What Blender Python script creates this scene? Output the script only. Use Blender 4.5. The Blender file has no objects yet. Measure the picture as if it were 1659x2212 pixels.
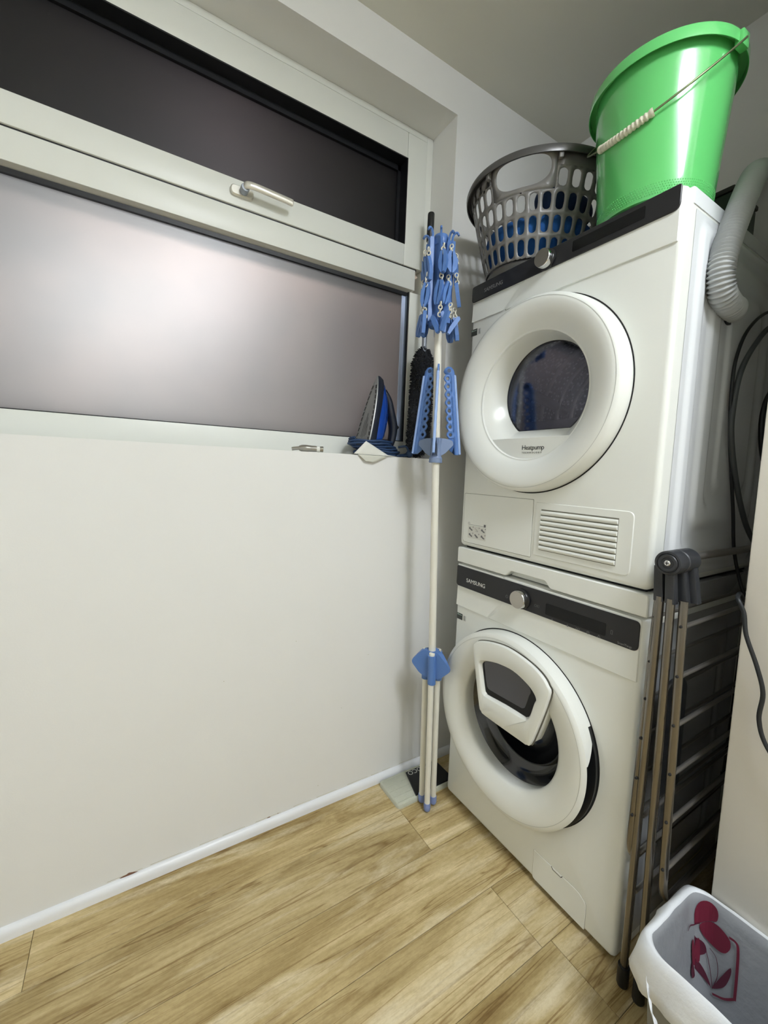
import bpy, bmesh, math, random
from mathutils import Vector, Matrix
random.seed(7)
SC = bpy.context.scene
COL = SC.collection
PI = math.pi

# ------------------------------------------------------------------ camera
cam_d = bpy.data.cameras.new('camera'); cam = bpy.data.objects.new('camera', cam_d); COL.objects.link(cam)
CAM_POS = Vector((0.97466, 1.20304, 1.15388))
_y, _p, _r = math.radians(-121.0272), math.radians(-4.70075), math.radians(2.15061)
_f = Vector((math.cos(_y)*math.cos(_p), math.sin(_y)*math.cos(_p), math.sin(_p)))
_rt = Vector((math.sin(_y), -math.cos(_y), 0)); _up = _rt.cross(_f)
_rt2 = math.cos(_r)*_rt + math.sin(_r)*_up; _up2 = -math.sin(_r)*_rt + math.cos(_r)*_up
M = Matrix((( _rt2.x, _up2.x, -_f.x), (_rt2.y, _up2.y, -_f.y), (_rt2.z, _up2.z, -_f.z))).to_4x4()
M.translation = CAM_POS
cam.matrix_world = M
cam_d.sensor_fit = 'HORIZONTAL'; cam_d.sensor_width = 36
cam_d.lens = 883.337/1659*36
cam_d.shift_x = (829.5-807.49)/1659; cam_d.shift_y = (1088.55-1106)/1659
cam_d.clip_start = 0.02
SC.camera = cam

# ------------------------------------------------------------------ world, lights, exposure
W = bpy.data.worlds.new('dusk'); SC.world = W; W.use_nodes = True
W.node_tree.nodes['Background'].inputs[0].default_value = (0.30, 0.285, 0.285, 1)
W.node_tree.nodes['Background'].inputs[1].default_value = 0.17
SC.view_settings.view_transform = 'Standard'; SC.view_settings.look = 'None'
SC.view_settings.exposure = 0.0; SC.view_settings.gamma = 1; SC.view_settings.use_curve_mapping = False
LAMP_STRENGTH = 41.0       # ceiling luminaire diffuser (built further down)
PANE_GLOW_POWER = 5.6           # point light added behind the lower pane to make its bright glow
ld = bpy.data.lights.new('lower_pane_glow', 'POINT'); ld.energy = PANE_GLOW_POWER; ld.color = (.98, .98, .96); ld.shadow_soft_size = .06
yl = bpy.data.objects.new('lower_pane_glow', ld); COL.objects.link(yl); yl.location = (1.02, -0.50, 1.57)
ld2 = bpy.data.lights.new('upper_pane_glow', 'POINT'); ld2.energy = 11.0; ld2.color = (1.0, .76, .66); ld2.shadow_soft_size = .05  # second added light, makes the warm glow in the upper pane
yl2 = bpy.data.objects.new('upper_pane_glow', ld2); COL.objects.link(yl2); yl2.location = (0.72, -0.42, 2.13)

# ------------------------------------------------------------------ helpers
def lin(c):
    return tuple((v/12.92 if v <= .04045 else ((v+.055)/1.055)**2.4) for v in c)
def rgb(r, g, b): return lin((r/255, g/255, b/255)) + (1,)

def mat(name, col, rough=.5, metal=0., coat=0., spec=.5, bump=None, noise=None, emit=None, sheen=0, trans=0, aniso=0):
    m = bpy.data.materials.new(name); m.use_nodes = True
    nt = m.node_tree; b = nt.nodes['Principled BSDF']
    b.inputs['Base Color'].default_value = col
    b.inputs['Roughness'].default_value = rough; b.inputs['Metallic'].default_value = metal
    b.inputs['Coat Weight'].default_value = coat; b.inputs['Coat Roughness'].default_value = .08
    b.inputs['Specular IOR Level'].default_value = spec
    b.inputs['Transmission Weight'].default_value = trans
    if sheen: b.inputs['Sheen Weight'].default_value = sheen
    tc = nt.nodes.new('ShaderNodeTexCoord')
    if noise:      # (scale, amount) subtle colour variation
        n = nt.nodes.new('ShaderNodeTexNoise'); n.inputs['Scale'].default_value = noise[0]; n.inputs['Detail'].default_value = 5
        nt.links.new(tc.outputs['Object'], n.inputs['Vector'])
        r = nt.nodes.new('ShaderNodeMapRange'); r.inputs[3].default_value = 1-noise[1]; r.inputs[4].default_value = 1+noise[1]
        nt.links.new(n.outputs['Fac'], r.inputs[0])
        v = nt.nodes.new('ShaderNodeVectorMath'); v.operation = 'SCALE'; v.inputs[0].default_value = col[:3]
        nt.links.new(r.outputs[0], v.inputs['Scale']); nt.links.new(v.outputs[0], b.inputs['Base Color'])
    if bump:       # (scale, strength, distance)
        n = nt.nodes.new('ShaderNodeTexNoise'); n.inputs['Scale'].default_value = bump[0]; n.inputs['Detail'].default_value = 4
        nt.links.new(tc.outputs['Object'], n.inputs['Vector'])
        bp = nt.nodes.new('ShaderNodeBump'); bp.inputs['Strength'].default_value = bump[1]; bp.inputs['Distance'].default_value = bump[2]
        nt.links.new(n.outputs['Fac'], bp.inputs['Height']); nt.links.new(bp.outputs[0], b.inputs['Normal'])
    if emit:
        b.inputs['Emission Color'].default_value = emit[0]; b.inputs['Emission Strength'].default_value = emit[1]
    return m

def obj(name, bm, m, parent=None, smooth=40, mods=None, doubles=False, label=None, fixn=True):
    if doubles: bmesh.ops.remove_doubles(bm, verts=bm.verts, dist=1e-5)
    if fixn: bmesh.ops.recalc_face_normals(bm, faces=bm.faces)
    me = bpy.data.meshes.new(name); bm.to_mesh(me); bm.free()
    if m is not None:
        for mm in (m if isinstance(m, (list, tuple)) else [m]): me.materials.append(mm)
    if smooth:
        for p in me.polygons: p.use_smooth = True
        me.set_sharp_from_angle(angle=math.radians(smooth))
    o = bpy.data.objects.new(name, me); COL.objects.link(o)
    if parent is not None:
        o.parent = parent
        o.matrix_parent_inverse = Matrix.Translation(parent.location).inverted() if parent.parent is None and parent.type == 'EMPTY' else Matrix()
    if label: o['label'] = label
    return o
def thing(name, label, cat, loc=(0, 0, 0), group=None):
    o = bpy.data.objects.new(name, None); COL.objects.link(o); o.empty_display_size = .05
    o.location = loc; o['label'] = label; o['category'] = cat
    if group: o['group'] = group
    return o
def tag(o, label, cat, group=None):
    o['label'] = label; o['category'] = cat
    if group: o['group'] = group
    return o
def struct(o): o['kind'] = 'structure'; return o

def box(bm, x0, x1, y0, y1, z0, z1, bevel=0, seg=2):
    vs = [bm.verts.new((x, y, z)) for x in (x0, x1) for y in (y0, y1) for z in (z0, z1)]
    fs = [bm.faces.new([vs[i] for i in q]) for q in ((0,1,3,2),(4,6,7,5),(0,4,5,1),(2,3,7,6),(0,2,6,4),(1,5,7,3))]
    if bevel:
        es = list({e for f in fs for e in f.edges})
        bmesh.ops.bevel(bm, geom=es, offset=bevel, segments=seg, affect='EDGES', profile=.5)
def NB(): return bmesh.new()
def bx(*a, **k):
    bm = NB(); box(bm, *a, **k); return bm

def rounded(pts, r, seg=5):
    """round the corners of a 2-D polygon; r scalar or per-corner list"""
    n = len(pts); out = []
    for i in range(n):
        p = Vector(pts[i]); a = Vector(pts[i-1]); b = Vector(pts[(i+1) % n])
        rr = r[i] if isinstance(r, (list, tuple)) else r
        if rr <= 0: out.append(tuple(p)); continue
        d1 = (a-p); d2 = (b-p); l = min(rr, d1.length*.49, d2.length*.49)
        s = p+d1.normalized()*l; e = p+d2.normalized()*l
        for k in range(seg+1):
            t = k/seg; out.append(tuple((1-t)**2*s + 2*t*(1-t)*p + t*t*e))
    return out
def rect(a0, a1, b0, b1): return [(a0, b0), (a1, b0), (a1, b1), (a0, b1)]

def prism(bm, pts, w0, w1, axis='X', inset=0.0, ins_d=None):
    """extrude a 2-D polygon; for axis X pts are (Y,Z), Y -> (X,Z), Z -> (X,Y). w1 is the front; inset = chamfer on the front edge"""
    def P(p, w):
        return {'X': (w, p[0], p[1]), 'Y': (p[0], w, p[1]), 'Z': (p[0], p[1], w)}[axis]
    n = len(pts)
    loops = [[bm.verts.new(P(p, w0)) for p in pts]]
    if inset:
        s = 1 if w1 > w0 else -1
        d = ins_d if ins_d is not None else inset
        loops.append([bm.verts.new(P(p, w1 - s*d)) for p in pts])
        # inset polygon
        ar = sum(pts[i][0]*pts[(i+1) % n][1]-pts[(i+1) % n][0]*pts[i][1] for i in range(n))
        sg = 1 if ar > 0 else -1
        ip = []
        for i in range(n):
            p = Vector(pts[i]); a = Vector(pts[i-1]); b = Vector(pts[(i+1) % n])
            d1 = (p-a); d2 = (b-p)
            if d1.length < 1e-9: d1 = d2
            if d2.length < 1e-9: d2 = d1
            n1 = Vector((-d1.y, d1.x)).normalized()*sg; n2 = Vector((-d2.y, d2.x)).normalized()*sg
            nn = (n1+n2)
            if nn.length < 1e-6: nn = n1
            nn.normalize(); c = max(.5, nn.dot(n1)); ip.append(p+nn*inset/c)
        loops.append([bm.verts.new(P(p, w1)) for p in ip])
    else:
        loops.append([bm.verts.new(P(p, w1)) for p in pts])
    for a, b in zip(loops, loops[1:]):
        for i in range(n):
            j = (i+1) % n; bm.faces.new((a[i], a[j], b[j], b[i]))
    bm.faces.new(loops[0]); bm.faces.new(loops[-1])
def pr(pts, w0, w1, **k):
    bm = NB(); prism(bm, pts, w0, w1, **k); return bm

def lathe(bm, prof, axis='X', c=(0, 0, 0), n=64, a0=0., a1=2*PI, cap0=False, cap1=False, mfn=None):
    """prof: list of (r, t). Axis X: t is x, circle in YZ. Axis Z: t is z."""
    full = abs(a1-a0-2*PI) < 1e-6
    m = n if full else n+1
    rings = []
    for r, t in prof:
        ring = []
        for i in range(m):
            a = a0+(a1-a0)*i/n
            ca, sa = math.cos(a)*r, math.sin(a)*r
            p = {'X': (t, ca, sa), 'Z': (ca, sa, t), 'Y': (ca, t, sa)}[axis]
            ring.append(bm.verts.new((p[0]+c[0], p[1]+c[1], p[2]+c[2])))
            if r == 0: break
        rings.append(ring)
    for A, B in zip(rings, rings[1:]):
        k = n
        for i in range(k):
            j = (i+1) % m
            if len(A) == 1 and len(B) == 1: continue
            if len(A) == 1: f = bm.faces.new((A[0], B[i], B[j]))
            elif len(B) == 1: f = bm.faces.new((A[i], A[j], B[0]))
            else: f = bm.faces.new((A[i], A[j], B[j], B[i]))
            if mfn: f.material_index = mfn(a0+(a1-a0)*(i+.5)/n, A, B)
    if cap0 and full: bm.faces.new(rings[0])
    if cap1 and full: bm.faces.new(rings[-1])
def la(prof, **k):
    bm = NB(); lathe(bm, prof, **k); return bm

def smoothpath(pts, n=8, closed=False):
    P = [Vector(p) for p in pts]; out = []; m = len(P)
    rng = range(m if closed else m-1)
    for i in rng:
        p0 = P[i-1] if (closed or i > 0) else P[0]*2-P[1]
        p1 = P[i]; p2 = P[(i+1) % m]
        p3 = P[(i+2) % m] if (closed or i+2 < m) else P[-1]*2-P[-2]
        for k in range(n):
            t = k/n
            out.append(.5*((2*p1)+(-p0+p2)*t+(2*p0-5*p1+4*p2-p3)*t*t+(-p0+3*p1-3*p2+p3)*t**3))
    if not closed: out.append(P[-1])
    return out
def tube(bm, path, r, seg=10, closed=False, cap=True, flat=1.0, ref=None):
    """r: number or function(i, n) ; flat squashes the section along the second axis"""
    P = [Vector(p) for p in path]; n = len(P); rings = []
    prev = None
    for i in range(n):
        if closed: d = P[(i+1) % n]-P[i-1]
        else: d = P[min(i+1, n-1)]-P[max(i-1, 0)]
        d.normalize()
        if prev is None:
            u = Vector(ref) if ref else (Vector((0, 0, 1)) if abs(d.z) < .9 else Vector((1, 0, 0)))
            u = (u-d*u.dot(d)).normalized()
        else: u = (prev-d*prev.dot(d)).normalized()
        prev = u; v = d.cross(u)
        rr = r(i, n) if callable(r) else r
        rings.append([bm.verts.new(P[i]+u*math.cos(2*PI*k/seg)*rr+v*math.sin(2*PI*k/seg)*rr*flat) for k in range(seg)])
    prs = list(zip(rings, rings[1:])) + ([(rings[-1], rings[0])] if closed else [])
    for A, B in prs:
        for k in range(seg):
            j = (k+1) % seg; bm.faces.new((A[k], A[j], B[j], B[k]))
    if cap and not closed:
        bm.faces.new(rings[0][::-1]); bm.faces.new(rings[-1])
def tb(path, r, **k):
    bm = NB(); tube(bm, path, r, **k); return bm

def text_bm(body, size, axes, origin, depth=.0004, align='LEFT', track=1.0):
    """flat lettering: axes = (right, up, out) unit vectors"""
    cu = bpy.data.curves.new('lettering', 'FONT'); cu.body = body; cu.size = size; cu.extrude = depth; cu.align_x = align
    cu.space_character = track; cu.resolution_u = 3
    o = bpy.data.objects.new('lettering', cu); COL.objects.link(o)
    dg = bpy.context.evaluated_depsgraph_get(); me = bpy.data.meshes.new_from_object(o.evaluated_get(dg))
    bm = NB(); bm.from_mesh(me)
    bpy.data.objects.remove(o); bpy.data.curves.remove(cu); bpy.data.meshes.remove(me)
    r, u, w = [Vector(a) for a in axes]; O = Vector(origin)
    for v in bm.verts: v.co = O+r*v.co.x+u*v.co.y+w*v.co.z
    return bm
FRONT = ((0, 1, 0), (0, 0, 1), (1, 0, 0))      # lettering on the machine fronts (normal +X)

# ------------------------------------------------------------------ materials
def wall_mat(name, col):
    m = mat(name, col, rough=.75, spec=.25, bump=(260, .12, .001), noise=(3.0, .012)); return m
M_wall = wall_mat('painted_plaster', rgb(230, 230, 226))
M_ceil = wall_mat('ceiling_paint', rgb(222, 221, 210))
M_niche = wall_mat('partition_plaster', rgb(230, 226, 216))
M_trim = mat('gloss_white_trim', rgb(236, 238, 240), rough=.3)
M_frame = mat('window_frame_white', rgb(226, 228, 220), rough=.38, noise=(8, .01))
M_gasket = mat('black_gasket', rgb(16, 18, 22), rough=.45)
M_edge_glint = mat('pane_edge_glint', rgb(205, 220, 250), rough=.4)
M_dark = mat('shadow_gap', rgb(24, 24, 24), rough=.8)
M_white = mat('appliance_white', rgb(231, 233, 226), rough=.28, coat=.25, noise=(5, .006))
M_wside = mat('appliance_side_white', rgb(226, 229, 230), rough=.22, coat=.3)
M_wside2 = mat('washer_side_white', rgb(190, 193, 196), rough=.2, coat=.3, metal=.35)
M_kit = mat('kit_white', rgb(233, 235, 228), rough=.35)
M_panel = mat('charcoal_panel', rgb(38, 38, 40), rough=.34, spec=.35, noise=(40, .04))
M_disp = mat('display_black', rgb(8, 9, 11), rough=.15, spec=.3)
M_ink = mat('dark_ink', rgb(40, 42, 44), rough=.6)
M_silverink = mat('silver_ink', rgb(205, 205, 200), rough=.4)
M_greyink = mat('dim_grey_ink', rgb(112, 112, 112), rough=.5)
M_steel = mat('brushed_steel', rgb(176, 172, 165), rough=.32, metal=1, bump=(300, .05, .0005))
M_chrome = mat('chrome', rgb(215, 215, 215), rough=.1, metal=1)
M_black = mat('black_plastic', rgb(22, 24, 26), rough=.38)
M_blackgloss = mat('black_gloss_plastic', rgb(14, 17, 21), rough=.16, coat=.6)
M_rubber = mat('door_rubber', rgb(38, 42, 47), rough=.35)
M_green = mat('green_plastic', rgb(94, 190, 106), rough=.22, coat=.8)
M_basket = mat('dark_silver_plastic', rgb(118, 116, 113), rough=.38, metal=.1)
M_cloth_blue = mat('blue_fabric', rgb(20, 84, 152), rough=.85, bump=(90, .4, .004))
M_navy = mat('navy_plastic', rgb(24, 50, 84), rough=.35)
M_grip = mat('cream_grip', rgb(214, 212, 190), rough=.5)
M_wire = mat('zinc_wire', rgb(120, 128, 96), rough=.35, metal=.7)
M_blue = mat('cornflower_plastic', rgb(86, 124, 186), rough=.4)
M_blued = mat('periwinkle_rubber', rgb(128, 146, 196), rough=.55)
M_chain = mat('cream_chain', rgb(226, 222, 204), rough=.4)
M_pole = mat('white_enamel_tube', rgb(226, 224, 212), rough=.3, noise=(30, .02))
M_chen = mat('black_chenille', rgb(20, 24, 30), rough=.95, sheen=.15)
M_greytube = mat('grey_aluminium', rgb(150, 156, 164), rough=.35, metal=.4)
M_hose = mat('grey_hose', rgb(168, 171, 170), rough=.42)
M_cable = mat('grey_cable', rgb(74, 78, 80), rough=.5)
M_cableb = mat('black_cable', rgb(20, 24, 28), rough=.45)
M_airer = mat('bronzed_steel_tube', rgb(126, 121, 114), rough=.26, metal=.95)
M_airerd = mat('rung_steel', rgb(150, 146, 140), rough=.35, metal=.8)
M_hub = mat('charcoal_plastic', rgb(44, 46, 50), rough=.42)
M_pad = mat('microfibre_pad', rgb(202, 204, 186), rough=.95, bump=(420, .9, .003), noise=(60, .05))
M_bag = mat('white_bag_film', rgb(226, 230, 234), rough=.4, bump=(55, .5, .004))
M_bin = mat('grey_bin_plastic', rgb(122, 122, 116), rough=.5)
M_print = mat('crimson_print', rgb(112, 30, 52), rough=.5)
M_printd = mat('dark_plum_print', rgb(88, 30, 50), rough=.5)
M_sole = mat('iron_soleplate', rgb(150, 152, 150), rough=.35, metal=.5)
M_ironblue = mat('iron_tank_blue', rgb(16, 66, 158), rough=.15, coat=.6)
M_ironblk = mat('iron_dark_blue_black', rgb(26, 32, 46), rough=.35)
M_cord = mat('navy_cord', rgb(34, 60, 96), rough=.6)
M_tissue = mat('white_paper_cloth', rgb(222, 222, 212), rough=.9)
M_nickel = mat('nickel', rgb(170, 168, 160), rough=.28, metal=.9)
M_chip = mat('bare_brown_chip', rgb(118, 84, 66), rough=.9)
M_diff = mat('lamp_diffuser', rgb(250, 248, 240), rough=.6, emit=((.935, .985, 1.07, 1), LAMP_STRENGTH))

def smoked(name, tint, gloss_rough=.06):
    m = bpy.data.materials.new(name); m.use_nodes = True; nt = m.node_tree; nt.nodes.clear()
    out = nt.nodes.new('ShaderNodeOutputMaterial'); mix = nt.nodes.new('ShaderNodeMixShader')
    tr = nt.nodes.new('ShaderNodeBsdfTransparent'); tr.inputs[0].default_value = tint
    gl = nt.nodes.new('ShaderNodeBsdfGlossy'); gl.inputs['Roughness'].default_value = gloss_rough; gl.inputs[0].default_value = (.9, .92, 1, 1)
    fr = nt.nodes.new('ShaderNodeFresnel'); fr.inputs[0].default_value = 1.5
    nt.links.new(fr.outputs[0], mix.inputs[0]); nt.links.new(tr.outputs[0], mix.inputs[1]); nt.links.new(gl.outputs[0], mix.inputs[2])
    nt.links.new(mix.outputs[0], out.inputs[0]); return m
M_smoke = smoked('smoked_door_glass', (.66, .67, .72, 1))
M_smoke2 = smoked('dark_lid_glass', (.22, .22, .25, 1))

def frosted(name, col, gloss, grough):
    m = bpy.data.materials.new(name); m.use_nodes = True; nt = m.node_tree; nt.nodes.clear()
    out = nt.nodes.new('ShaderNodeOutputMaterial'); mix = nt.nodes.new('ShaderNodeMixShader'); mix.inputs[0].default_value = gloss
    tr = nt.nodes.new('ShaderNodeBsdfTranslucent')
    tc = nt.nodes.new('ShaderNodeTexCoord'); n = nt.nodes.new('ShaderNodeTexNoise'); n.inputs['Scale'].default_value = 2.6; n.inputs['Detail'].default_value = 3
    nt.links.new(tc.outputs['Object'], n.inputs['Vector'])
    cr = nt.nodes.new('ShaderNodeValToRGB'); e = cr.color_ramp.elements
    e[0].position = .3; e[1].position = .7
    e[0].color = (col[0]*.88, col[1]*.90, col[2]*.92, 1); e[1].color = (min(col[0]*1.04, 1), col[1]*1.01, col[2]*1.01, 1)
    nt.links.new(n.outputs['Fac'], cr.inputs[0]); nt.links.new(cr.outputs[0], tr.inputs[0])
    gl = nt.nodes.new('ShaderNodeBsdfGlossy'); gl.inputs['Roughness'].default_value = grough
    gn = nt.nodes.new('ShaderNodeTexNoise'); gn.inputs['Scale'].default_value = 700
    nt.links.new(tc.outputs['Object'], gn.inputs['Vector'])
    bp = nt.nodes.new('ShaderNodeBump'); bp.inputs['Strength'].default_value = .25; bp.inputs['Distance'].default_value = .0006
    nt.links.new(gn.outputs['Fac'], bp.inputs['Height']); nt.links.new(bp.outputs[0], gl.inputs['Normal'])
    nt.links.new(tr.outputs[0], mix.inputs[1]); nt.links.new(gl.outputs[0], mix.inputs[2])
    nt.links.new(mix.outputs[0], out.inputs[0]); return m
M_frost = frosted('frosted_glass', (.785, .785, .785), .10, .36)
M_frostd = frosted('frosted_glass_dimmed', (.11, .114, .125), .05, .42)  # same glass as the lower pane, its weaker light put into the colour

def wood_mat():
    m = bpy.data.materials.new('oak_vinyl_plank'); m.use_nodes = True; nt = m.node_tree; b = nt.nodes['Principled BSDF']
    N = nt.nodes.new; L = nt.links.new
    tc = N('ShaderNodeTexCoord'); oi = N('ShaderNodeObjectInfo')
    off = N('ShaderNodeVectorMath'); off.operation = 'SCALE'; off.inputs[0].default_value = (37, 19, 11); L(oi.outputs['Random'], off.inputs['Scale'])
    add = N('ShaderNodeVectorMath'); add.operation = 'ADD'; L(tc.outputs['Object'], add.inputs[0]); L(off.outputs[0], add.inputs[1])
    def noise(sc, scale, detail, rough=.6, dist=0):
        mp = N('ShaderNodeMapping'); mp.inputs['Scale'].default_value = sc; L(add.outputs[0], mp.inputs[0])
        n = N('ShaderNodeTexNoise'); n.inputs['Scale'].default_value = scale; n.inputs['Detail'].default_value = detail
        n.inputs['Roughness'].default_value = rough; n.inputs['Distortion'].default_value = dist; L(mp.outputs[0], n.inputs['Vector']); return n
    broad = noise((1.1, 6.5, 1), 1.6, 4, .55, .8)
    fine = noise((3, 60, 1), 2.6, 8, .7, .3)
    fleck = noise((14, 30, 1), 5, 6, .75)
    cr = N('ShaderNodeValToRGB'); e = cr.color_ramp.elements
    e[0].position = .32; e[0].color = rgb(168, 146, 98); e[1].position = .68; e[1].color = rgb(224, 206, 162)
    k = cr.color_ramp.elements.new(.5); k.color = rgb(197, 177, 129)
    L(broad.outputs['Fac'], cr.inputs[0])
    mx = N('ShaderNodeMixRGB'); mx.blend_type = 'MULTIPLY'; mx.inputs[0].default_value = .75
    cr2 = N('ShaderNodeValToRGB'); e = cr2.color_ramp.elements; e[0].position = .33; e[0].color = (.72, .67, .58, 1); e[1].position = .55; e[1].color = (1, 1, 1, 1)
    L(fine.outputs['Fac'], cr2.inputs[0]); L(cr.outputs[0], mx.inputs[1]); L(cr2.outputs[0], mx.inputs[2])
    mx2 = N('ShaderNodeMixRGB'); mx2.blend_type = 'MULTIPLY'; mx2.inputs[0].default_value = .5
    cr3 = N('ShaderNodeValToRGB'); e = cr3.color_ramp.elements; e[0].position = .35; e[0].color = (.78, .74, .66, 1); e[1].position = .6; e[1].color = (1.06, 1.06, 1.06, 1)
    L(fleck.outputs['Fac'], cr3.inputs[0]); L(mx.outputs[0], mx2.inputs[1]); L(cr3.outputs[0], mx2.inputs[2])
    # long dark heart lines
    vein = noise((.35, 9, 1), 2.2, 3, .5, 1.2)
    cr4 = N('ShaderNodeValToRGB'); e = cr4.color_ramp.elements; e[0].position = .488; e[0].color = (1, 1, 1, 1); e[1].position = .512; e[1].color = (1, 1, 1, 1)
    k = cr4.color_ramp.elements.new(.5); k.color = (.50, .40, .27, 1); L(vein.outputs['Fac'], cr4.inputs[0])
    mx3 = N('ShaderNodeMixRGB'); mx3.blend_type = 'MULTIPLY'; mx3.inputs[0].default_value = .85; L(mx2.outputs[0], mx3.inputs[1]); L(cr4.outputs[0], mx3.inputs[2])
    pt = noise((1.3, 10, 1), 2.0, 5, .6, .5)
    cr5 = N('ShaderNodeValToRGB'); e = cr5.color_ramp.elements; e[0].position = .52; e[0].color = (0, 0, 0, 1); e[1].position = .70; e[1].color = (.75, .75, .75, 1); L(pt.outputs['Fac'], cr5.inputs[0])
    fk = N('ShaderNodeMath'); fk.operation = 'MULTIPLY'; L(cr5.outputs[0], fk.inputs[0]); L(fleck.outputs['Fac'], fk.inputs[1])
    fk2 = N('ShaderNodeMath'); fk2.operation = 'MULTIPLY'; fk2.inputs[1].default_value = 1.7; fk2.use_clamp = True; L(fk.outputs[0], fk2.inputs[0])
    mx4 = N('ShaderNodeMixRGB'); mx4.inputs[2].default_value = rgb(232, 220, 188); L(fk2.outputs[0], mx4.inputs[0]); L(mx3.outputs[0], mx4.inputs[1]); mx3 = mx4
    dk = noise((1.6, 8, 1), 1.7, 5, .65, .9)
    cr6 = N('ShaderNodeValToRGB'); e = cr6.color_ramp.elements; e[0].position = .34; e[0].color = (.70, .63, .52, 1); e[1].position = .46; e[1].color = (1, 1, 1, 1); L(dk.outputs['Fac'], cr6.inputs[0])
    mx5 = N('ShaderNodeMixRGB'); mx5.blend_type = 'MULTIPLY'; mx5.inputs[0].default_value = .8; L(mx3.outputs[0], mx5.inputs[1]); L(cr6.outputs[0], mx5.inputs[2]); mx3 = mx5
    # per-plank tone
    mr = N('ShaderNodeMapRange'); mr.inputs[3].default_value = .92; mr.inputs[4].default_value = 1.08; L(oi.outputs['Random'], mr.inputs[0])
    sc = N('ShaderNodeVectorMath'); sc.operation = 'SCALE'; L(mx3.outputs[0], sc.inputs[0]); L(mr.outputs[0], sc.inputs['Scale'])
    L(sc.outputs[0], b.inputs['Base Color']); b.inputs['Roughness'].default_value = .48; b.inputs['Specular IOR Level'].default_value = .35
    bp = N('ShaderNodeBump'); bp.inputs['Strength'].default_value = .18; bp.inputs['Distance'].default_value = .001
    L(fine.outputs['Fac'], bp.inputs['Height']); L(bp.outputs[0], b.inputs['Normal']); return m
M_wood = wood_mat()

def drum_mat():
    m = mat('drum_steel', rgb(120, 120, 124), rough=.3, metal=.8); nt = m.node_tree; b = nt.nodes['Principled BSDF']
    v = nt.nodes.new('ShaderNodeTexVoronoi'); v.inputs['Scale'].default_value = 75; tc = nt.nodes['Texture Coordinate'] if 'Texture Coordinate' in nt.nodes else nt.nodes.new('ShaderNodeTexCoord')
    nt.links.new(tc.outputs['Object'], v.inputs['Vector'])
    cr = nt.nodes.new('ShaderNodeValToRGB'); e = cr.color_ramp.elements; e[0].position = .25; e[0].color = (.85, .85, .85, 1); e[1].position = .42; e[1].color = (.22, .22, .24, 1)
    nt.links.new(v.outputs['Distance'], cr.inputs[0]); nt.links.new(cr.outputs[0], b.inputs['Base Color']); return m
M_drum = drum_mat()

# ------------------------------------------------------------------ room shell
XR, XL, YN, H = -0.665, 2.35, 3.1, 2.5505
X_REV, Z_SILL, Z_HEAD, X_WL = -0.034, 1.2035, 2.4137, 1.95
FY = -0.133
bm = NB()
box(bm, XR, XL, -.30, 0, -.05, Z_SILL)
box(bm, XR, XL, -.30, 0, Z_HEAD, H)
box(bm, XR, X_REV, -.30, 0, Z_SILL, Z_HEAD)
box(bm, X_WL, XL, -.30, 0, Z_SILL, Z_HEAD)
w = struct(obj('wall_back', bm, M_wall, smooth=0))
# chipped paint along the foot of the wall, small specks
bm = NB()
for cx, cz, ww, hh in ((.985, .0335, .022, .004), (.60, .033, .006, .0015), (.57, .034, .0025, .001)):
    pts = [(cx-ww, cz-hh*.6), (cx-ww*.3, cz-hh), (cx+ww*.8, cz-hh*.7), (cx+ww, cz-.2*hh), (cx+ww*.3, cz+hh*.3), (cx, cz+hh), (cx-ww*.5, cz+hh*.2)]
    prism(bm, pts, 0.0, .0006, axis='Y')
obj('paint_chip', bm, M_chip, w, smooth=0)
bm = NB(); rc = random.Random(4); xx = -.1
while xx < 1.05:
    l_ = rc.uniform(.02, .09); z_ = .0335+rc.uniform(0, .0012)
    prism(bm, [(xx, z_), (xx+l_, z_+.0002), (xx+l_*.97, z_+.0010), (xx+.001, z_+.0006)], 0, .0003, axis='Y'); xx += l_+rc.uniform(.004, .05)
for cx, cz in ((.43, .075), (.74, .52), (.35, .33), (.52, .60), (.25, .50)): prism(bm, rect(cx, cx+.002, cz, cz+.0016), 0, .0003, axis='Y')
o = obj('caulk_crack', bm, mat('yellowed_caulk', rgb(176, 170, 138), rough=.9), w, smooth=0); o['kind'] = 'stuff'
struct(obj('wall_right', bx(XR-.1, XR, -.30, YN, -.05, H), M_wall, smooth=0))
struct(obj('wall_left', bx(XL, XL+.1, -.30, YN, -.05, H), M_wall, smooth=0))
struct(obj('wall_near', bx(XR-.1, XL+.1, YN, YN+.1, -.05, H), M_wall, smooth=0))
struct(obj('ceiling', bx(XR-.1, XL+.1, -.30, YN+.1, H, H+.1), M_ceil, smooth=0))
struct(obj('wall_partition', bx(XR, -.06, .907, 1.62, 0, H, bevel=.004), M_niche, smooth=30))

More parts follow.
